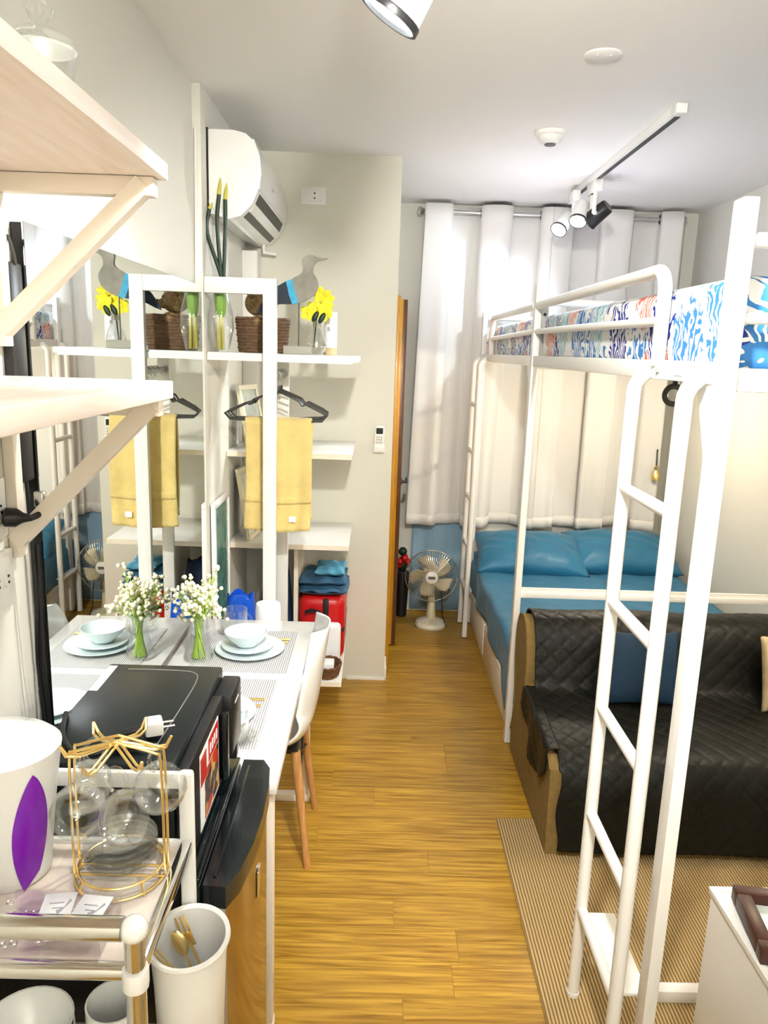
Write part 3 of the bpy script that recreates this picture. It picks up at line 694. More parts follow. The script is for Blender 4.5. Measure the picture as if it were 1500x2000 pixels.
# ================================================================== WALL MIRROR
XM = -.663
mir = thing('wall_mirror', 'large frameless wall mirror above the dining table', 'mirror', (XM,2.2,.75))
build('glass', MB().box(XM-.004, XM, 1.482, 2.915, .745, 1.962), 'mirror', mir, smooth=False)
build('backing', MB().box(XL+.001, XM-.0045, 1.484, 2.913, .747, 1.960), 'black', mir, smooth=False)
t = thing('cable_box', 'black cable box with loop handle hung behind the mirror edge', 'cable box', (XL,1.44,1.62))
build('box', MB().box(XL+.001, XL+.022, 1.425, 1.478, 1.48, 1.885, .004), 'black', t)
build('handle', MB().tube(smoothpath([(XL+.006,1.45,1.87),(XL+.006,1.45,1.915),(XL+.012,1.45,1.93),(XL+.020,1.45,1.90),(XL+.022,1.45,1.88)]), .0035, 6), 'hook_dark', t)
cab_ = thing('power_cables', 'black cables hanging down beside the near mirror edge', 'cable', (XL,1.46,.8))
build('cable', MB().tube(smoothpath([(XL+.012,1.46,1.48),(XL+.016,1.462,1.25),(XL+.008,1.466,1.10),(XL+.018,1.468,.95),(XL+.012,1.47,.80)]), .004, 8), 'black_cable', cab_)
build('cable', MB().tube(smoothpath([(XL+.022,1.465,1.35),(XL+.020,1.468,1.10),(XL+.024,1.47,.92),(XL+.020,1.472,.80)]), .004, 8), 'black_cable', cab_)
build('cable', MB().tube(smoothpath([(XL+.004,1.40,1.30),(XL+.006,1.41,1.10),(XL+.010,1.42,.98),(XL+.006,1.41,.84)]), .0025, 8), 'plastic_white', cab_)

# ================================================================== LEFT WALL SHELVES
def wall_shelf(z0, z1, label, bz):
    s = thing('wall_shelf', label, 'shelf', (-.54,.9,z0), 'pale wooden kitchen shelves')
    build('board', MB().box(XL+.001, -.381, .05, 1.432, z0, z1, .002), 'shelf_wood', s)
    for yb in (1.395, .35):
        br = build('bracket', MB().box(XL+.001, XL+.022, yb, yb+.03, bz-.03, z0, .002), 'cream_paint', s)
        build('bracket_arm', MB().box(XL+.022, -.398, yb, yb+.03, z0-.032, z0-.0005, .002), 'cream_paint', br)
        a, b = Vector((-.415, 0, z0-.012)), Vector((XL+.012, 0, bz)); d = (b-a).normalized(); nn = Vector((-d.z, 0, d.x))*.016
        build('bracket_brace', MB().prism([((a+nn).x,(a+nn).z),((b+nn).x,(b+nn).z),((b-nn).x,(b-nn).z),((a-nn).x,(a-nn).z)], 'y', yb-.003, yb+.027), 'cream_paint', br, smooth=False)
wall_shelf(2.030, 2.058, 'upper pale wooden wall shelf holding a glass jar', 1.765)
wall_shelf(1.650, 1.682, 'lower pale wooden wall shelf lit brightly on its edge', 1.372)
jx, jy, jz = -.555, 1.345, 2.058
t = thing('glass_jar', 'clear lidded glass jar on the upper wall shelf', 'jar', (jx,jy,jz))
build('jar_body', MB().open_lathe([(0,.002),(.044,.002),(.048,.01),(.048,.075),(.044,.085),(.050,.12),(.052,.145),(.049,.145),(.047,.12),(.041,.085),(.045,.074),(.045,.012),(0,.006)], (jx,jy,jz), 28), 'glass', t)
build('jar_lid', MB().lathe([(.054,.147),(.050,.160),(.030,.172),(.010,.176),(.008,.182),(.018,.19),(.022,.204),(.016,.216),(0,.222)], (jx,jy,jz), 28), 'glass', t)
# sockets on the left wall
def outlet(y, z, label):
    s = thing('power_outlet', label, 'outlet', (XL,y,z), 'sockets below the lower shelf')
    build('plate', MB().box(XL, XL+.010, y-.045, y+.045, z-.055, z+.055, .003), 'plastic_white', s)
    for dy in (-.018, .018):
        f = build('socket_face', MB().lathe([(.016,0),(.015,.003)], (XL+.009,y+dy,z), 18, M=orient((1,0,0))), 'plastic_white', s)
        for dz in (-.006, .006): build('socket_hole', MB().lathe([(.0028,0),(.0028,.0015)], (XL+.0118,y+dy,z+dz), 8, M=orient((1,0,0))), 'black', f)
outlet(1.335, 1.445, 'upper white double socket on the left wall with black plug')
outlet(1.345, 1.310, 'lower empty white double socket on the left wall')
t = thing('power_plug', 'black plug and cord in the left wall socket', 'plug', (XL+.013,1.36,1.43))
build('plug_body', MB().lathe([(.012,0),(.018,.004),(.018,.022),(.010,.034),(.005,.05)], (XL+.013,1.355,1.43), 16, M=orient((1,.4,-.1))), 'black', t)
build('cord', MB().tube(smoothpath([(XL+.055,1.372,1.425),(XL+.062,1.40,1.43),(XL+.050,1.44,1.445),(XL+.026,1.465,1.43)]), .006, 8), 'black_cable', t)
build('clip', MB().box(XL+.050, XL+.068, 1.40, 1.42, 1.440, 1.470, .003), 'steel', t)

# ================================================================== DINING TABLE
tx0, tx1, ty0, ty1, tz = -.655, -.212, 1.635, 2.742, .73
tab = thing('dining_table', 'narrow white dining table pushed against the mirror', 'table', (-.43,2.19,0))
build('tabletop', MB().box(tx0, tx1, ty0, ty1, tz-.028, tz, .002), 'white_gloss', tab)
for y in (ty0+.015, ty1-.055):
    for x in (tx1-.045, tx0+.01):
        build('leg', MB().box(x, x+.035, y, y+.035, .03, tz-.028, .003), 'cream_paint', tab)
    build('foot_bar', MB().box(tx0+.01, tx1-.008, y, y+.035, 0, .03, .003), 'cream_paint', tab)
build('apron', MB().box(tx0+.045, tx0+.06, ty0+.05, ty1-.06, tz-.09, tz-.028), 'white', tab)
def placemat(x0, x1, y0, y1, label):
    solo('placemat', MB().box(x0, x1, y0, y1, tz+.0003, tz+.003), 'placemat', label, 'placemat', 'striped placemats', smooth=False)
placemat(-.585, -.262, 2.262, 2.625, 'far grey striped placemat beside the flower vase')
placemat(-.585, -.285, 1.79, 2.21, 'near grey striped placemat half hidden by the microwave')
ZM = tz+.003
def plate_obj(c, r, h, z, label, mt='plate', group='dinner plates', cat='plate', nm='dinner_plate'):
    return solo(nm, MB().lathe([(0,.0),(r*.6,0),(r*.64,.003),(r*.97,h),(r,h+.002),(r*.985,h+.004),(r*.62,.007),(0,.0065)], (c[0],c[1],z), 40), mt, label, cat, group)
c1 = (-.408, 2.436)
plate_obj(c1, .118, .012, ZM, 'pale blue dinner plate on the far placemat')
plate_obj((c1[0]-.008,c1[1]), .088, .010, ZM+.0125, 'pale blue side plate stacked on the far dinner plate', nm='side_plate')
solo('soup_bowl', MB().open_lathe([(0,0),(.036,0),(.04,.006),(.062,.026),(.074,.048),(.071,.048),(.059,.028),(.036,.010),(0,.008)], (c1[0]-.012,c1[1],ZM+.024), 36), 'plate', 'pale blue bowl on top of the far plates', 'bowl')
c2 = (-.432, 1.965)
plate_obj(c2, .118, .012, ZM, 'pale blue dinner plate on the near placemat')
plate_obj((c2[0]-.004,c2[1]), .088, .010, ZM+.0125, 'pale blue side plate stacked on the near dinner plate', nm='side_plate')
def cutlery(x0, x1, y, label, fork=True, z=ZM+.003, dy=0):
    s = thing('gold_fork' if fork else 'gold_knife', label, 'fork' if fork else 'knife', ((x0+x1)/2,y,ZM), 'gold table cutlery')
    build('handle', MB().tube([(x1,y+dy,z+.001),((x0+x1)/2,y+dy*.6,z+.001),(x0+.06,y+dy*.2,z+.001)], [.0045,.004,.0028], 8), 'gold', s)
    if fork:
        build('head', MB().box(x0+.03,x0+.062,y-.010,y+.010,z-.0015,z+.0015,.001), 'gold', s)
        for k in range(3): build('tine', MB().box(x0,x0+.031,y-.009+k*.0075,y-.006+k*.0075,z-.001,z+.001), 'gold', s)
    else: build('blade', MB().box(x0,x0+.065,y-.008,y+.008,z-.001,z+.001,.0005), 'gold', s)
for (ya, yb, tg, xe) in ((2.535, 2.508-.0, 'far', -.283), (2.060, 2.022, 'near', -.303)):
    cutlery(xe-.19, xe, ya, f'gold fork lying on the {tg} placemat', True, dy=.004)
    cutlery(xe-.18, xe-.005, yb+.002, f'gold knife lying on the {tg} placemat', False)
def mug(c, z, label, r=.042, h=.085, group='glass mugs on the table', ha=-.3):
    s = thing('glass_mug', label, 'mug', (c[0],c[1],z), group)
    build('cup', MB().open_lathe([(0,0),(r*.9,0),(r,.006),(r,h),(r-.0028,h),(r-.0028,.009),(0,.007)], (c[0],c[1],z), 28), 'glass', s)
    d = Vector((math.cos(ha), math.sin(ha), 0)); p = []
    for k in range(9):
        a = -PI/2+PI*k/8; p.append(Vector((c[0],c[1],z+h*.52))+d*(r-.002+.026*math.cos(a))+Vector((0,0,.028*math.sin(a))))
    build('handle', MB().tube(p, .004, 8), 'glass', s)
def saucer(c, z, label, r=.065, group=None):
    solo('glass_saucer', MB().lathe([(0,0),(r*.55,0),(r*.6,.003),(r,.010),(r*.99,.0125),(r*.58,.006),(0,.005)], (c[0],c[1],z), 36), 'glass', label, 'saucer', group)
saucer((-.487,2.598), ZM, 'glass saucer under the far glass mug')
mug((-.487,2.598), ZM+.0065, 'clear glass mug on the far placemat')
saucer((-.352,1.835), ZM, 'glass saucer at the near end of the table')
mug((-.352,1.835), ZM+.0065, 'clear glass mug at the near end of the table')
# conical vase of gypsophila
vx_, vy_ = -.566, 2.365
V = thing('flower_vase', 'conical glass vase of white gypsophila on the table', 'vase', (vx_,vy_,tz))
build('vase_glass', MB().open_lathe([(0,0),(.046,0),(.049,.004),(.047,.015),(.030,.075),(.024,.11),(.026,.148),(.0245,.148),(.0225,.11),(.0285,.075),(.045,.016),(.044,.006),(0,.005)], (vx_,vy_,tz), 32), 'glass', V)
st, bl_, leaf = MB(), MB(), MB()
random.seed(3)
for k in range(50):
    a = random.uniform(0, 2*PI); rr = random.uniform(.01, .078)*(1 if random.random() < .8 else 1.25); hh = random.uniform(.15, .235)+(.06 if random.random() < .16 else 0)
    b0 = Vector((vx_+.022*math.cos(a+2), vy_+.022*math.sin(a+2), tz+.008)); nk = Vector((vx_+.014*math.cos(a), vy_+.014*math.sin(a), tz+.13)); tp = Vector((vx_+rr*math.cos(a), vy_+rr*math.sin(a), tz+hh))
    if tp.x < XM+.012: tp.x = XM+.012+random.uniform(0,.02)
    st.tube([b0, nk, nk.lerp(tp, .55)+Vector((0,0,.008)), tp], .0013, 5)
    for j in range(7):
        o_ = Vector((random.gauss(0,.014), random.gauss(0,.014), random.gauss(.004,.014)))
        e = tp+o_; e.x = max(e.x, XM+.007)
        st.tube([nk.lerp(tp, .8), e], .0007, 4, caps=False)
        bl_.ball(e, random.uniform(.0045,.0078), 7, 5)
build('stems', st, 'stem_green', V)['kind'] = 'stuff'
build('blossoms', bl_, 'blossom', V)['kind'] = 'stuff'

# ================================================================== CHAIR
def chair(cx_, cy_):
    c = thing('dining_chair', 'white moulded shell chair with wooden legs at the table', 'chair', (cx_,cy_,0))
    prof = smoothpath([(-.205,.425,.205),(-.15,.435,.215),(0,.425,.225),(.10,.43,.225),(.160,.48,.22),(.185,.56,.215),(.200,.66,.205),(.212,.75,.185),(.220,.81,.145),(.222,.828,.10)], 5)
    def f(u, v):
        i = min(len(prof)-1, u*(len(prof)-1)); a = int(i); p = prof[a].lerp(prof[min(a+1, len(prof)-1)], i-a)
        s = 2*v-1; w_ = p.z
        seatness = max(0, min(1, 1-(p.y-.44)/.12)); curl = abs(s)**3
        x = p.x-curl*(.055*(1-seatness)); z = p.y+curl*.045*seatness
        if .2 < u < .75: z += .03*curl*math.sin((u-.2)/.55*PI)
        return (cx_+x, cy_+s*w_, z)
    build('shell', MB().grid(f, 46, 25), 'white_gloss', c, solid=.006, ang=3)
    for sx_ in (-1, 1):
        for sy_ in (-1, 1):
            build('leg', MB().tube([(cx_+.02+sx_*.10, cy_+sy_*.11, .405), (cx_+.015+sx_*.155, cy_+sy_*.172, 0)], [.017,.011], 12), 'leg_wood', c)
        build('brace', MB().tube([(cx_+.02+sx_*.118, cy_-.13, .30), (cx_+.02+sx_*.105, cy_+.11, .39)], .0045, 6).tube([(cx_+.02+sx_*.118, cy_+.13, .30), (cx_+.02+sx_*.105, cy_-.11, .39)], .0045, 6), 'black', c)
    build('seat_mount', MB().box(cx_-.09,cx_+.13,cy_-.12,cy_+.12,.398,.412,.004), 'black', c)
chair(-.362, 2.47)

# ================================================================== REFRIGERATOR + MICROWAVE
fy0, fy1, fz = 1.155, 1.585, .83
fr = thing('mini_fridge', 'black mini refrigerator with bronze mirror door beside the table', 'refrigerator', (-.44,1.37,0))
build('cabinet', MB().box(-.655, -.285, fy0+.01, fy1-.005, .02, fz-.012, .006), 'black', fr)
dp = [(-.28,fy0+.012),(-.245,fy0+.008),(-.228,fy0+.05),(-.216,fy0+.13),(-.211,(fy0+fy1)/2),(-.214,fy1-.11),(-.222,fy1-.04),(-.24,fy1-.006),(-.28,fy1-.006)]
build('door', MB().prism(dp, 'z', .04, fz-.05), 'bronze_steel', fr, ang=.5)
build('door_edge', MB().box(-.284,-.240,fy0+.006,fy0+.016,.04,fz-.05,.003), 'grey_metal', fr)
build('door_cap', MB().prism([(x+(.006 if x > -.27 else 0), y+(-.003 if y < 1.3 else .003)) for x, y in dp], 'z', fz-.05, fz-.006), 'black_gloss', fr, ang=.5)
build('top_panel', MB().box(-.655,-.29,fy0+.004,fy1,fz-.012,fz,.005), 'black_gloss', fr)
build('top_ridge', MB().box(-.296,-.286,fy0+.01,fy1-.01,fz-.006,fz+.004,.002).box(-.266,-.260,fy0+.03,fy1-.03,fz-.008,fz-.003,.001), 'black_gloss', fr)
build('badge', MB().box(-.2125,-.2085,1.335,1.365,.66,.72,.001), 'chrome', fr)
for x in (-.63,-.32):
    for y in (fy0+.04,fy1-.06): build('foot', MB().lathe([(.018,0),(.018,.021)], (x,y,0), 12), 'black', fr)
mx0, mx1, my0, my1, mz0, mz1 = -.575, -.325, 1.165, 1.580, fz+.012, 1.052
mw = thing('microwave', 'black microwave oven with red food sticker on the refrigerator', 'microwave', (-.44,1.37,mz0-.012))
build('body', MB().box(mx0, mx1, my0, my1, mz0, mz1, .006), 'black_satin', mw)
build('top_groove', MB().tube(smoothpath([(mx1-.05,my0+.02,mz1),(mx1-.042,my0+.2,mz1),(mx1-.040,my1-.08,mz1),(mx1-.055,my1-.04,mz1),(mx1-.10,my1-.03,mz1),(mx0+.05,my1-.03,mz1)]), .0012, 5), 'grey_metal', mw)
d = build('door', MB().box(mx1, mx1+.022, my0+.004, my1-.115, mz0+.006, mz1-.014, .004), 'black', mw)
build('handle', MB().box(mx1+.022, mx1+.038, my1-.150, my1-.128, mz0+.02, mz1-.04, .005), 'black_gloss', d)
build('control_panel', MB().box(mx1, mx1+.040, my1-.105, my1, mz0+.050, mz1-.020, .006), 'black', mw)
cpn = mx1+.040
build('panel_foot', MB().box(mx1, mx1+.034, my1-.03, my1-.004, mz0, mz0+.052, .003), 'black', mw)
build('panel_mark', MB().box(cpn,cpn+.0006,my1-.075,my1-.035,1.000,1.004), 'paper', mw)
for x in (mx0+.03,mx1-.03):
    for y in (my0+.03,my1-.03): build('foot', MB().lathe([(.012,0),(.012,.013)], (x,y,mz0-.012), 10), 'black', mw)
sk = build('sticker', MB().box(mx1+.0215,mx1+.0228,my0+.09,my1-.165,mz0+.02,mz1-.035), 'paper', mw, label='red and white food sticker on the microwave door')
yA, yB_ = my0+.095, my1-.170
build('sticker_banner', MB().box(mx1+.0226,mx1+.0234,yB_-.085,yB_,mz1-.085,mz1-.040), 'red', sk)
build('sticker_photo', MB().box(mx1+.0226,mx1+.0232,yA+.03,yB_,mz0+.025,mz1-.088), 'food_print', sk)
build('sticker_badge', MB().box(mx1+.0226,mx1+.0236,yA,yA+.045,mz1-.10,mz1-.045), 'red', sk)
for k in range(4): build('banner_stroke', MB().box(mx1+.0232,mx1+.0240,yB_-.075+k*.018,yB_-.066+k*.018,mz1-.073,mz1-.053), 'paper', sk)
build('top_label', MB().box(mx0+.004,mx0+.022,my1-.14,my1-.015,mz1,mz1+.0006), 'paper', mw)
pl = thing('power_plug_white', 'white plug on a coiled black cord lying on the microwave', 'plug', (-.36,1.27,mz1))
pc = atZ(300, 1418, mz1+.02); e1 = (pc-atZ(235, 1438, mz1+.01)).normalized(); e1.z = 0; e1.normalize()
Mp = orient(e1)
build('plug_body', MB().box(-.018,.018,-.013,.013,-.016,.016,.004).move(Matrix.Translation(pc) @ Mp.to_4x4()), 'plastic_white', pl)
for s in (-1, 1): build('pin', MB().tube([pc+Mp @ Vector((s*.009,0,.014)), pc+Mp @ Vector((s*.009,0,.036))], .0024, 8), 'steel', pl)
ca = [pc-e1*.016, pc-e1*.05-Vector((0,0,.006)), Vector((-.455,1.185,mz1+.010)), Vector((-.50,1.19,mz1+.006)), Vector((-.545,1.25,mz1+.006)), Vector((-.572,1.33,mz1+.006))]
build('cord', MB().tube(smoothpath(ca, 8), .0045, 8), 'black_cable', pl)
build('strain_relief', MB().tube([pc-e1*.012, pc-e1*.055-Vector((0,0,.006))], [.009,.006], 10), 'black_cable', pl)
build('cord_loop', MB().tube(smoothpath([(-.40,1.21,mz1+.008),(-.44,1.20,mz1+.012),(-.48,1.205,mz1+.008),(-.43,1.215,mz1+.018),(-.39,1.205,mz1+.010)], 6), .0055, 8), 'black_cable', pl)

# ================================================================== TROLLEY
rx0, rx1, ry0, ry1, rz = -.655, -.288, .865, 1.128, .932
tr = thing('kitchen_trolley', 'white kitchen trolley with chrome handle bar in the left foreground', 'trolley', (-.47,1.0,0))
def tray(z): 
    tp_ = build('tray', MB().box(rx0+.012, rx1-.010, ry0+.008, ry1-.004, z-.012, z, .003), 'shelf_wood', tr)
    build('tray_rail', MB().box(rx1-.016, rx1+.002, ry0, ry1, z-.016, z+.010, .005), 'chrome', tp_)
    build('tray_rail', MB().box(rx0, rx0+.014, ry0, ry1, z-.016, z+.010, .005), 'chrome', tp_)
    build('tray_rail', MB().tube([(rx0,ry0,z-.004),(rx1,ry0,z-.004)], .012, 12), 'chrome', tp_)
    build('tray_rail', MB().box(rx0, rx1, ry1-.008, ry1+.004, z-.014, z+.008, .004), 'white', tp_)
tray(rz); tray(.56); tray(.18)
for x in (rx0+.006, rx1-.008):
    build('post', MB().tube([(x,ry0-.010,.05),(x,ry0-.010,1.0)], .0135, 14), 'chrome', tr)
    build('corner_cap', MB().ball((x,ry0-.010,1.002), .0185, 16, 10), 'plastic_white', tr)
    for z in (rz-.004, .556, .176): build('joint_clip', MB().lathe([(.017,-.014),(.0175,-.010),(.0175,.010),(.017,.014)], (x,ry0-.010,z), 16), 'plastic_white', tr)
    build('post', MB().box(x-.012,x+.012,ry1-.004,ry1+.016,.05,1.062,.006), 'white', tr)
    for y in (ry0-.01, ry1+.006):
        build('caster', MB().lathe([(.022,-.009),(.024,-.006),(.024,.006),(.022,.009)], (x,y,.0245), 16, M=orient((1,0,0))), 'dark_grey', tr)
build('handle_bar', MB().tube([(rx0+.006,ry0-.010,1.002),(rx1-.022,ry0-.010,1.002)], .0155, 16), 'chrome', tr)
build('rear_rail', MB().box(rx0+.006,rx1-.008,ry1,ry1+.014,1.030,1.060,.006), 'white', tr)
# water jug
kx, ky, kz = -.557, 1.050, rz
K = thing('water_jug', 'white plastic kettle with purple water window on the trolley', 'kettle', (kx,ky,kz))
def kr(z): return .066+.030*(z/.25)**1.3
def ks(a, z, off=0): r_ = kr(z)+off; return (kx+r_*math.cos(a), ky+r_*.92*math.sin(a), kz+z)
build('jug_body', MB().lathe([(.060,0),(.066,.006)]+[(kr(z_/100), z_/100) for z_ in range(2, 22, 2)]+[(kr(.215),.215),(kr(.215)-.010,.224)], (kx,ky,kz), 48, sy=.92), 'plastic_white', K, ang=.9)
build('jug_lid', MB().lathe([(.078,.222),(.070,.230),(.04,.236),(0,.238)], (kx,ky,kz), 36, sy=.92), 'white_gloss', K)
def win(u, v):
    z = .012+.185*v; hw = .42*(math.sin(PI*min(1, (.12+.88*v)))**.75)*(1-.15*v) if v < .999 else .0
    return ks(-.62+hw*(2*u-1), z+.012*(2*u-1)*(1-v), .0015)
build('water_window', MB().grid(win, 14, 22), 'purple', K, ang=3)
build('jug_handle', MB().tube(smoothpath([ks(2.7,.21,-.005), ks(2.7,.20,.05), ks(2.7,.12,.055), ks(2.7,.03,.0)]), .012, 10), 'plastic_white', K)
# gold cup rack with glass cups
gx, gy = -.378, 1.050
G = thing('cup_rack', 'gold wire rack holding glass cups and saucers on the trolley', 'rack', (gx,gy,rz))
wire = .0022
build('base_ring', MB().tube(circle((gx,gy,rz+.022),.064,36), wire, 8, closed=True), 'gold', G)
build('base_ring', MB().tube(circle((gx,gy,rz+.005),.068,36), wire, 8, closed=True), 'gold', G)
for k in range(4):
    a = PI/4+k*PI/2
    build('rack_foot', MB().tube([(gx+.064*math.cos(a),gy+.064*math.sin(a),rz+.022),(gx+.068*math.cos(a),gy+.068*math.sin(a),rz+.005),(gx+.070*math.cos(a),gy+.070*math.sin(a),rz+.001)], wire, 6), 'gold', G)
for dx in (-.012, .012): build('base_bar', MB().tube([(gx-.07,gy+dx,rz+.007),(gx+.07,gy+dx,rz+.007)], wire, 6), 'gold', G)
for s in (-1, 1):
    for dy in (-.010, .010):
        build('upright', MB().tube(smoothpath([(gx+s*.070,gy+dy,rz+.006),(gx+s*.070,gy+dy,rz+.12),(gx+s*.068,gy+dy,rz+.205),(gx+s*.060,gy+dy,rz+.215),(gx,gy+dy,rz+.232)], 4), wire, 8), 'gold', G)
for k in range(6):
    a = k*PI/3+.25; c_, s_ = math.cos(a), math.sin(a); z = rz+.222
    for o_ in (-.004, .004):
        build('hook', MB().tube([(gx-s_*o_,gy+c_*o_,z+.004),(gx+.055*c_-s_*o_,gy+.055*s_+c_*o_,z-.012),(gx+.072*c_-s_*o_,gy+.072*s_+c_*o_,z-.010),(gx+.080*c_,gy+.080*s_,z+.006)], wire, 6), 'gold', G)
for k in range(4):
    saucer((gx,gy), rz+.0245+k*.0105, ['bottom', 'second', 'third', 'top'][k]+' glass saucer in the stack inside the gold rack', .056, 'glass saucers in the gold rack')
def hung_cup(a, label):
    c_, s_ = math.cos(a), math.sin(a); p = Vector((gx+.058*c_, gy+.058*s_, rz+.135))
    s = thing('glass_cup', label, 'cup', p, 'glass cups hung on the gold rack')
    ax = Vector((-s_*.8+c_*.5, c_*.8+s_*.5, .12)).normalized(); Mx = orient(ax)
    build('cup_bowl', MB().open_lathe([(0,-.028),(.018,-.028),(.030,-.022),(.039,-.008),(.041,.006),(.038,.024),(.036,.024),(.0388,.006),(.037,-.007),(.028,-.020),(.016,-.025),(0,-.0255)], p, 26, M=Mx), 'glass', s)
    up = (Vector((0,0,1))-ax*ax.z).normalized()
    build('handle', MB().tube([p+up*.040+up*.020-up*.020*math.cos(t_)+ax*.016*math.sin(t_) for t_ in [2*PI*k/14 for k in range(15)]], .0035, 8), 'glass', s)
for a, lb in ((-2.5,'glass cup hung at the left of the gold rack next to the kettle'), (-1.15,'glass cup hung at the front of the gold rack'), (.35,'glass cup hung at the right of the gold rack near the microwave'), (2.65,'glass cup hung at the back of the gold rack')):
    hung_cup(a, lb)
# clear box with sachets
bx = thing('clear_box', 'clear plastic box of sachets behind the trolley handle', 'box', (-.47,.925,rz))
def shell_box(x0, x1, y0, y1, z0, z1, th=.002):
    return MB().box(x0,x1,y0,y1,z0,z0+th).box(x0,x1,y0,y0+th,z0,z1).box(x0,x1,y1-th,y1,z0,z1).box(x0,x0+th,y0,y1,z0,z1).box(x1-th,x1,y0,y1,z0,z1)
build('box_body', shell_box(-.62,-.352,.882,.968,rz+.0005,rz+.030), 'plastic_clear', bx, smooth=False)
build('box_lid', MB().box(-.622,-.350,.880,.970,rz+.030,rz+.0325,.001), 'plastic_clear', bx)
for (x, y, a, lb) in ((-.430,.935,.15,'white printed sachet in the middle of the clear box lid'), (-.382,.932,-.10,'white printed sachet at the right end of the clear box lid')):
    s = thing('sachet', lb, 'sachet', (x,y,rz+.033), 'sachets on the clear box')
    Mq = Matrix.Translation((x,y,rz+.0345)) @ Matrix.Rotation(a, 4, 'Z')
    build('paper', MB().box(-.022,.022,-.026,.026,-.0012,.0012,.001).move(Mq), 'paper', s)
    build('print_line', MB().box(-.012,.008,.004,.006,.0012,.0016).move(Mq), 'paper_print', s)
    build('print_line', MB().box(-.006,.008,-.006,-.004,.0012,.0016).move(Mq), 'paper_print', s)
    build('print_mark', MB().prism([(.004,-.020),(.018,.008),(.015,.012),(.010,-.004),(.0,-.010)], 'z', .0012, .0016).move(Mq), 'paper_print', s)
random.seed(5)
mbp = MB()
for k in range(46): mbp.tube(circle((random.uniform(-.60,-.40), random.uniform(.890,.960), rz+.006+random.uniform(0,.014)), .005, 8), .0011, 4, closed=True)
solo('bead_rings', mbp, 'steel', 'tiny silver rings inside the clear plastic box', 'rings')['kind'] = 'stuff'
# bin with gold cutlery on the middle tray
qx, qy, qz = -.274, 1.045, .572
B = thing('cutlery_bin', 'tall white plastic bin with gold cutlery at the trolley side', 'bin', (qx,qy,qz))
build('bin_wall', MB().open_lathe([(0,0),(.046,0),(.05,.006),(.056,.18),(.060,.246),(.065,.250),(.064,.255),(.057,.252),(.053,.18),(.046,.008),(0,.006)], (qx,qy,qz), 40, sy=1.12), 'plastic_white', B)
def spoon(base, tip, label, kind):
    b, t_ = Vector(base), Vector(tip); d = (t_-b).normalized()
    s = thing('gold_'+kind, label, kind, b, 'gold cutlery in the white bin')
    build('handle', MB().tube([b, b.lerp(t_, .5), t_-d*.045], [.0035,.0028,.002], 8), 'gold', s)
    Mx = orient(d, Vector((0,1,0)))
    if kind == 'spoon': build('head', MB().ball((0,0,0), .024, 14, 10, (.55,.2,1)).move(Matrix.Translation(t_-d*.024) @ Mx.to_4x4()), 'gold', s)
    else:
        build('head', MB().box(-.009,.009,-.001,.001,-.05,-.025,.0008).move(Matrix.Translation(t_) @ Mx.to_4x4()), 'gold', s)
        for k in range(3): build('tine', MB().box(-.009+k*.0075,-.006+k*.0075,-.0008,.0008,-.026,.004).move(Matrix.Translation(t_) @ Mx.to_4x4()), 'gold', s)
spoon((-.250,1.075,qz+.13), atY(352,1795,1.09), 'gold fork standing upright in the white bin', 'fork')
spoon((-.258,1.06,qz+.13), atY(340,1818,1.07), 'gold spoon standing in the white bin', 'spoon')
spoon((-.265,1.04,qz+.14), atY(302,1862,1.03), 'gold fork leaning left in the white bin', 'fork')
M2 = thing('white_mug', 'white mug on the middle tray of the trolley', 'mug', (-.375,.985,.5605))
build('cup', MB().open_lathe([(0,0),(.04,0),(.043,.01),(.043,.20),(.040,.20),(.039,.01),(0,.008)], (-.375,.985,.5605), 28), 'porcelain', M2)
build('handle', MB().tube([(-.335+.028*math.cos(a),.965-.012*math.cos(a),.68+.04*math.sin(a)) for a in [-PI/2+PI*k/8 for k in range(9)]], .006, 8), 'porcelain', M2)
for k in range(7):
    solo('white_bowl', MB().open_lathe([(0,0),(.04,0),(.062,.03),(.068,.05),(.065,.05),(.058,.03),(.036,.006),(0,.006)], (-.50,.96,.5605+k*.022), 32), 'porcelain', 'white bowl in the stack on the middle trolley tray, '+['lowest','second from below','third from below','middle','third from top','second from top','topmost'][k], 'bowl', 'white bowls on the trolley')

# ================================================================== CLOTHES RACK WITH TOP SHELF
rack = thing('clothes_rack', 'white open clothes rack with top shelf and hanging rod', 'clothes rack', (-.40,3.13,0))
YF, YRr = 2.936, 3.300
build('post', MB().box(-.440,-.388,YF,YF+.030,0,1.998,.002), 'white', rack)
build('post', MB().box(-.432,-.382,YRr,YRr+.025,0,1.70,.002), 'white', rack)
build('top_rail', MB().box(XL2+.002,-.440,YF,YF+.030,1.940,1.998,.002), 'white', rack)
build('top_shelf', MB().box(XL2+.004,-.080,YF+.032,3.42,1.700,1.724,.002), 'white', rack)
build('shelf_edge', MB().box(XL2+.004,-.100,YF+.026,YF+.032,1.694,1.716), 'white', rack)
build('hanging_rod', MB().tube([(-.408,YF+.03,1.640),(-.408,YRr,1.640)], .013, 14), 'grey_metal', rack)
build('rod_flange', MB().lathe([(.022,0),(.022,.006)], (-.408,YRr,1.640), 16, M=orient((0,-1,0))), 'grey_metal', rack)
ZS = 1.7245
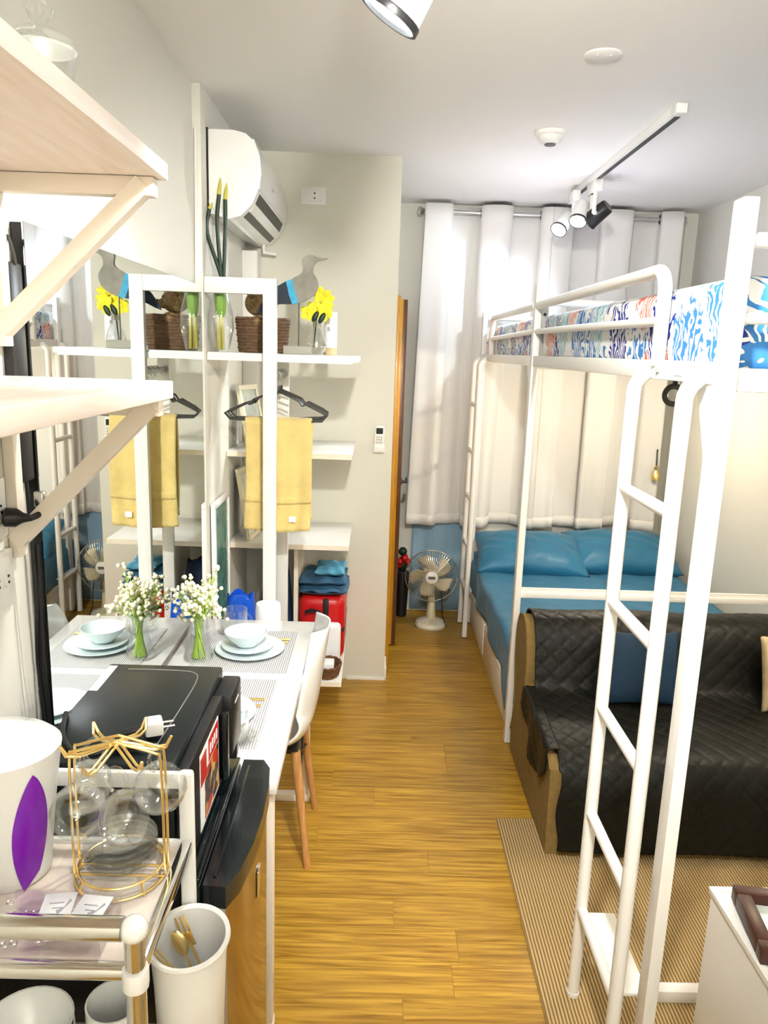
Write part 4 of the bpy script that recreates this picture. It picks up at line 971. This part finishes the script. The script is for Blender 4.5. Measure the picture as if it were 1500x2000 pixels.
# tall glass vase with dark stems
vx2, vy2 = -.610, 2.999
V = thing('stem_vase', 'tall glass vase with three dark stems on the rack shelf', 'vase', (vx2,vy2,ZS))
build('vase_glass', MB().open_lathe([(0,0),(.028,0),(.032,.01),(.050,.09),(.046,.15),(.030,.21),(.026,.26),(.0245,.26),(.0285,.21),(.044,.15),(.048,.09),(.030,.012),(0,.006)], (vx2,vy2,ZS), 32), 'glass', V)
build('green_wrap', MB().lathe([(0,.13),(.014,.13),(.020,.15),(.023,.19),(.022,.27),(.018,.275),(0,.275)], (vx2,vy2,ZS), 16), 'leaf_green', V)
for dx, dy in ((-.009,0),(.008,-.004),(.001,.008)): build('stem_foot', MB().tube([(vx2+dx*1.3,vy2+dy*1.3,ZS+.008),(vx2+dx,vy2+dy,ZS+.14)], .0055, 8), 'stem_yellow', V)
for (px0, py0, px1, py1, pxm) in ((433,545,409,408,405), (432,545,428,380,424), (437,545,440,390,440)):
    a, m_, b = atY(px0,py0,vy2), atY(pxm,(py0*.35+py1*.65),vy2), atY(px1,py1,vy2)
    sg = build('stem', MB().tube(smoothpath([(a.x,vy2,ZS+.18),a,m_,b], 6), .0075, 8), 'stem_dark', V)
    e = atY(px1+(3 if px1 > 415 else 6), py1-(32 if px1 > 415 else 12), vy2)
    build('stem_tip', MB().tube([b,b.lerp(e,.6),e], [.0075,.006,.002], 8), 'stem_yellow', sg)
# basket with bear
ba = thing('rope_basket', 'dark woven rope basket on the rack shelf', 'basket', (-.478,3.20,ZS))
mbk = MB()
for k in range(11):
    z = ZS+.008+k*.0125; r_ = .092+.0012*k+(.002 if k % 2 else 0)
    build('rope_coil', MB().tube([(-.478+r_*(abs(math.cos(a))**.7)*(1 if math.cos(a) > 0 else -1), 3.20+r_*.85*(abs(math.sin(a))**.7)*(1 if math.sin(a) > 0 else -1), z+.001*math.sin(9*a)) for a in [2*PI*q_/36 for q_ in range(36)]], .0072, 6, closed=True), 'rope', ba)
build('basket_floor', MB().box(-.555,-.401,3.13,3.27,ZS,ZS+.006), 'rope', ba)
T = thing('teddy_bear', 'small brown teddy bear sitting in the rope basket', 'teddy bear', (-.49,3.20,ZS+.01))
hb = Vector((-.495,3.185,ZS+.195))
build('body', MB().ball((-.485,3.20,ZS+.085), .062, 18, 12, (1,.9,1.15)), 'bear', T)
build('head', MB().ball(hb, .052, 20, 14, (1.05,.95,.95)), 'bear', T)
build('muzzle', MB().ball(hb+Vector((.040,-.015,-.012)), .026, 14, 10, (1.1,.9,.8)), 'bear', T)
build('nose', MB().ball(hb+Vector((.066,-.020,-.004)), .008, 10, 6), 'black', T)
for s in (-1, 1):
    build('ear', MB().ball(hb+Vector((-.022,s*.040,.040)), .020, 12, 8), 'bear', T)
    build('eye', MB().ball(hb+Vector((.042,s*.020-.006,.014)), .005, 8, 6), 'black', T)
build('arm', MB().ball(hb+Vector((.008,-.058,-.070)), .030, 14, 10, (1,.8,.8)), 'bear', T)
# bird on a stick
yb = 3.045
bird = thing('wooden_bird', 'flat grey wooden seabird with blue wing band on a stick', 'bird figurine', (-.31,yb,ZS))
def bp_(pts, th): return MB().prism([(p.x, p.z) for p in smoothpath([atY(a, b, yb) for a, b in pts], 3)], 'y', yb-th, yb+th)
grey = [(640,505),(620,503),(612,499),(601,499),(592,505),(590,514),(592,526),(588,535),(570,546),(566,560),(570,578),(580,592),(600,586),(616,574),(622,556),(618,543),(612,532),(613,520),(620,511),(632,508)]
build('body', bp_(grey, .009), 'bird_grey', bird, ang=.8)
build('wing_band', MB().prism([(atY(a,b,yb).x, atY(a,b,yb).z) for a, b in ((559,550),(571,545),(574,560),(578,575),(583,592),(571,594),(565,577),(562,562))], 'y', yb-.0096, yb+.0096), 'bird_blue', bird)
build('tail', MB().prism([(atY(a,b,yb).x, atY(a,b,yb).z) for a, b in ((560,549),(566,570),(572,594),(545,594),(512,609),(503,612),(505,604),(520,582),(541,560))], 'y', yb-.009, yb+.009), 'bird_navy', bird)
build('stick', MB().tube([(atY(584,600,yb).x,yb,ZS+.02),(atY(584,600,yb).x,yb,atY(584,588,yb).z)], .0028, 8), 'dark_grey', bird)
a, b = atY(555,680,yb), atY(607,680,yb)
build('base', MB().box(a.x,b.x,yb-.035,yb+.035,ZS,ZS+.032,.003), 'base_grey', bird)
# light bulb vase with yellow flowers
ux, uy = -.255, 3.17
U = thing('bulb_vase', 'light-bulb-shaped glass vase with yellow flowers on the rack shelf', 'vase', (ux,uy,ZS))
build('bulb_glass', MB().open_lathe([(0,0),(.022,.001),(.036,.014),(.041,.034),(.036,.060),(.022,.090),(.017,.112),(.0155,.112),(.0205,.09),(.0345,.06),(.0395,.034),(.0345,.015),(.02,.003),(0,.002)], (ux,uy,ZS), 28), 'glass', U)
for k in range(4): build('screw_ring', MB().tube(circle((ux,uy,ZS+.112+k*.007),.0165,20), .003, 6, closed=True), 'steel', U)
build('stem', MB().tube([(ux-.012,uy,ZS+.03),(ux-.004,uy,ZS+.12),(ux,uy,ZS+.17)], .003, 6), 'stem_dark', U)
random.seed(11)
for k, (dx, dz) in enumerate(((-.035,.165),(-.012,.180),(.018,.20),(.036,.185),(.012,.235),(.036,.225),(.030,.165))):
    c = Vector((ux+dx,uy-.012+.012*(k % 3),ZS+dz)); fl_ = build('bloom', MB().ball(c, .012, 8, 6), 'petal_yellow', U)
    for j in range(5):
        a = 2*PI*j/5+k; d = Vector((math.cos(a),-.45,math.sin(a)))
        build('petal', MB().ball((0,0,0), .018, 8, 6, (.75,.22,1)).move(Matrix.Translation(c+d*.018) @ Matrix.Rotation(-a+PI/2, 4, 'Y') @ Matrix.Rotation(.4, 4, 'X')), 'petal_yellow', fl_)
for dx, dz in ((-.005,.15),(.022,.145)):
    build('leaf', MB().ball((0,0,0), .022, 8, 6, (.5,.2,1.1)).move(Matrix.Translation((ux+dx,uy-.028,ZS+dz)) @ Matrix.Rotation(.5, 4, 'Y')), 'stem_dark', U)
t = thing('white_tube', 'white paper tube with black mark at the end of the rack shelf', 'tube', (-.205,3.27,ZS))
build('tube', MB().lathe([(.027,0),(.027,.175),(.022,.175)], (-.205,3.27,ZS), 24), 'paper', t)
build('tube_band', MB().lathe([(.0275,.0),(.0275,.03)], (-.205,3.27,ZS), 24), 'cream_fabric', t)
text('letter', 'B', .022, Matrix.Translation((-.212,3.2425,ZS+.105)) @ Matrix.Rotation(PI/2, 4, 'X'), 'black', t)
# hangers and towel
def hanger(y, label, w_=.205, zt=1.600, dz=-.115, rot=0):
    h = thing('clothes_hanger', label, 'hanger', (-.405,y,zt), 'grey hangers on the rack rod')
    x = -.405; M_ = Matrix.Translation((x,y,0)) @ Matrix.Rotation(rot, 4, 'Z')
    build('frame', MB().tube([M_ @ Vector(p) for p in [(0,0,zt-.02),(-.09,0,zt-.058),(-.105,0,zt-.078),(-.12,0,zt-.072),(-w_+.025,0,zt-.10),(-w_,0,zt+dz),(-w_+.02,0,zt+dz-.022),(0,0,zt+dz-.030),(w_-.02,0,zt+dz-.022),(w_,0,zt+dz),(w_-.025,0,zt-.10),(.12,0,zt-.072),(.105,0,zt-.078),(.09,0,zt-.058)]], .0042, 8, closed=True), 'hook_dark', h)
    build('hook', MB().tube([M_ @ Vector((0,0,zt-.02)), M_ @ Vector((0,0,zt+.015))]+[M_ @ Vector((.0165*math.cos(a),0,1.6405+.0165*math.sin(a))) for a in [-PI/2+.3+(PI*1.35)*k/12 for k in range(13)]], .0024, 8), 'grey_metal', h)
    build('neck_clip', MB().box(-.008,.008,-.006,.006,zt-.035,zt-.005,.002).move(M_), 'black', h)
hanger(3.055, 'grey hanger carrying the yellow towel'); hanger(3.085, 'empty grey hanger just behind the towel hanger', rot=.06); hanger(3.14, 'empty grey hanger turned slightly behind the others', rot=.22); hanger(3.20, 'rearmost empty grey hanger on the rod', rot=.3)
tw = thing('bath_towel', 'folded yellow bath towel hung on a grey hanger', 'towel', (-.40,3.055,1.05))
zt = 1.600-.145; xl, xr = -.530, -.262
def tow(u, v):
    # v: front bottom -> over the bar -> back bottom
    x = xl+(xr-xl)*u+.006*math.sin(6*v)+.008*v*(1-u)
    Lf = .435+.012*math.sin(3*u); Lb = .40
    s = v*(Lf+Lb+.03)
    wv_ = .006*math.sin(13*u+1)+.004*math.sin(29*u)
    if s < Lf: return (x-.012*(1-s/Lf)*(1-2*u)*-1*0, 3.055-.017-wv_*.7*(1-s/Lf)-.008*(1-s/Lf), zt-Lf+s)
    if s < Lf+.03: a = (s-Lf)/.03*PI; return (x, 3.055-.017*math.cos(a), zt+.012*math.sin(a)+.004)
    return (x+.006, 3.055+.017+wv_*.5, zt-(s-Lf-.03))
build('cloth', MB().grid(tow, 40, 60), 'towel', tw, solid=.012, ang=3)
build('border_band', MB().grid(lambda u, v: tuple(Vector(tow(u, (.115+.03*v)/(.87)))+Vector((0,-.0075,0))), 40, 4), 'towel', tw, solid=.003, ang=3)
build('care_tag', MB().box(-.345,-.318,3.010,3.013,1.055,1.078), 'paper', tw)

# ================================================================== SHELVES ON THE COLUMN
def col_shelf(z0, z1, y0, x1, label):
    s = thing('column_shelf', label, 'shelf', (-.38,3.6,z0), 'white shelves beside the column')
    build('board', MB().box(XL2+.002, x1, y0, 3.835, z0, z1, .002), 'white_gloss', s)
    build('edge_band', MB().box(XL2+.002, x1, y0-.002, y0, z0+.001, z1-.001), 'cream_paint', s)
    for x in (-.58,-.20): build('support', MB().box(x, x+.02, 3.50, 3.844, z0-.02, z0-.0005, .002), 'white', s)
col_shelf(1.270, 1.295, 3.335, -.105, 'upper white board shelf behind the yellow towel')
col_shelf(.845, .870, 3.365, -.110, 'middle white board shelf below the yellow towel')
col_shelf(.225, .250, 3.255, -.126, 'lowest white board shelf carrying suitcase and basket')
solo('divider_panel', MB().box(-.375,-.355,3.50,3.83,.251,.824), 'cream_paint', 'vertical cream panel between the middle and lowest shelf', 'panel', smooth=False)
# frames leaning on the shelves
def leaning(c, w_, h_, lean, label, fm, am, grp, yaw=0):
    s = thing('picture_frame', label, 'picture frame', c, grp)
    M_ = Matrix.Translation(c) @ Matrix.Rotation(yaw, 4, 'Z') @ Matrix.Rotation(lean, 4, 'Y')   # face looks along +x, width along y
    f = .022
    for (a, b, z0, z1) in ((0,w_,0,f),(0,w_,h_-f,h_)): build('frame_rail', MB().box(-.009,.009,a,b,z0,z1,.002).move(M_), fm, s)
    for (a, b) in ((0,f),(w_-f,w_)): build('frame_stile', MB().box(-.009,.009,a,b,f,h_-f,.002).move(M_), fm, s)
    build('back_board', MB().box(-.008,-.002,f*.3,w_-f*.3,.004,h_-.004).move(M_), 'black', s)
    build('picture', MB().box(-.002,.003,f,w_-f,f,h_-f).move(M_), am, s)
leaning((-.575,3.42,1.2955), .20, .285, -.20, 'cream picture frame leaning on the upper board shelf', 'frame_cream', 'picture_art', 'leaning picture frames', yaw=-.25)
leaning((-.572,3.40,.8705), .26, .335, -.17, 'pale picture frame leaning on the middle board shelf', 'frame_cream', 'picture_art', 'leaning picture frames', yaw=-.10)
leaning((-.640,2.972,.0), .30, 1.125, -.004, 'tall white frame with teal glass standing behind the table', 'white', 'picture_teal', 'leaning picture frames')
# suitcase with folded jeans
sc_ = thing('red_suitcase', 'red suitcase lying on the lowest shelf under folded jeans', 'suitcase', (-.24,3.55,.2505))
build('shell', MB().box(-.350,-.128,3.49,3.83,.2505,.580,.045,4), 'red', sc_)
build('strap', MB().box(-.232,-.205,3.483,3.495,.26,.57,.003), 'black', sc_)
build('handle', MB().tube(smoothpath([(-.31,3.49,.50),(-.31,3.465,.51),(-.28,3.46,.52),(-.25,3.465,.51),(-.25,3.49,.50)]), .009, 8), 'black', sc_)
build('zip', MB().box(-.352,-.126,3.488,3.832,.408,.416,.003), 'black', sc_)
def folded(c, sx_, sy_, h_, mt, label, seed):
    mb = MB(); ph = seed*1.7
    def f(sg):
        def g(u, v):
            a, b = 2*u-1, 2*v-1; e = (max(0, 1-abs(a)**5)*max(0, 1-abs(b)**5))**.4
            z = h_/2*(1+sg*e)+(.004*math.sin(7*a+ph+3*b)+.003*math.sin(12*b+ph))*(1 if sg > 0 else 0)
            return (c[0]+a*sx_*(1+.03*math.sin(3*b+ph)), c[1]+b*sy_*(1+.03*math.sin(3*a+ph)), c[2]+z)
        return g
    mb.grid(f(1), 26, 26).grid(f(-1), 26, 26)
    return solo('folded_jeans', mb, mt, label, 'jeans', 'folded jeans on the suitcase', ang=3)
folded((-.232,3.63,.584), .118, .15, .040, 'denim', 'dark blue folded jeans at the bottom of the pile on the suitcase', 1)
folded((-.236,3.635,.626), .112, .13, .036, 'denim', 'dark blue folded jeans in the middle of the pile', 2)
folded((-.205,3.635,.666), .072, .10, .034, 'denim_light', 'light blue folded jeans on top of the pile', 3)
# blue plastic bag and navy bag
def bag(c, r, h_, mt, label, nm, sd, sxy=(1,1)):
    def f(u, v):
        a = 2*PI*u; rr = r*(1-.40*v**2.2)*(1+.10*math.sin(3*a+sd)+.05*math.sin(7*a+2*sd+4*v))*(.75 if v < .02 else 1)
        return (c[0]+rr*sxy[0]*math.cos(a), c[1]+rr*sxy[1]*math.sin(a), c[2]+h_*v+.012*math.sin(4*a+sd)*v)
    mb = MB().grid(f, 40, 16, cu=True)
    mb.lathe([(0,.002),(r*.75,.002)], c, 24, sxy[0], sxy[1]); mb.ball((c[0],c[1],c[2]+h_*.97), r*.58, 16, 8, (sxy[0],sxy[1],.35))
    return solo(nm, mb, mt, label, 'bag', ang=3)
bag((-.548,3.02,0), .100, .735, 'bag_blue', 'bright blue plastic bag standing behind the table', 'plastic_bag', .4, (.85,.9))
bag((-.475,3.60,.2505), .10, .46, 'navy', 'dark navy cloth bag on the lowest shelf behind the rack', 'cloth_bag', 1.4, (.85,.8))
solo('paper_roll', MB().lathe([(.048,0),(.05,.004),(.05,.745),(.046,.762),(.02,.765),(0,.765)], (-.405,2.845,.0), 28), 'paper', 'tall white paper roll standing behind the table end', 'paper roll')
# white towel stack and wicker basket on the lowest shelf
solo('tissue_pack', MB().box(-.245,-.142,3.415,3.475,.2505,.465,.02,3), 'paper', 'white tissue pack on the lowest shelf behind the wicker basket', 'tissue pack')
W = thing('wicker_basket', 'oval brown wicker basket of white napkins on the lowest shelf', 'basket', (-.195,3.345-.02,.252))
for k in range(7):
    r_ = .050+.0022*k
    build('wicker_coil', MB().tube([( -.195+r_*math.cos(a), 3.330+r_*1.25*math.sin(a), .258+k*.0085+.0016*math.sin(14*a+(k % 2)*PI)) for a in [2*PI*q_/56 for q_ in range(56)]], .0052, 6, closed=True), 'wicker', W)
build('basket_base', MB().lathe([(.050,0),(.050,.006)], (-.195,3.330,.252), 28, 1, 1.25), 'wicker', W)
N_ = solo('napkin_pack', MB().box(-.225,-.165,3.295,3.37,.262,.318,.006), 'paper', 'pack of white napkins in the wicker basket', 'napkins')
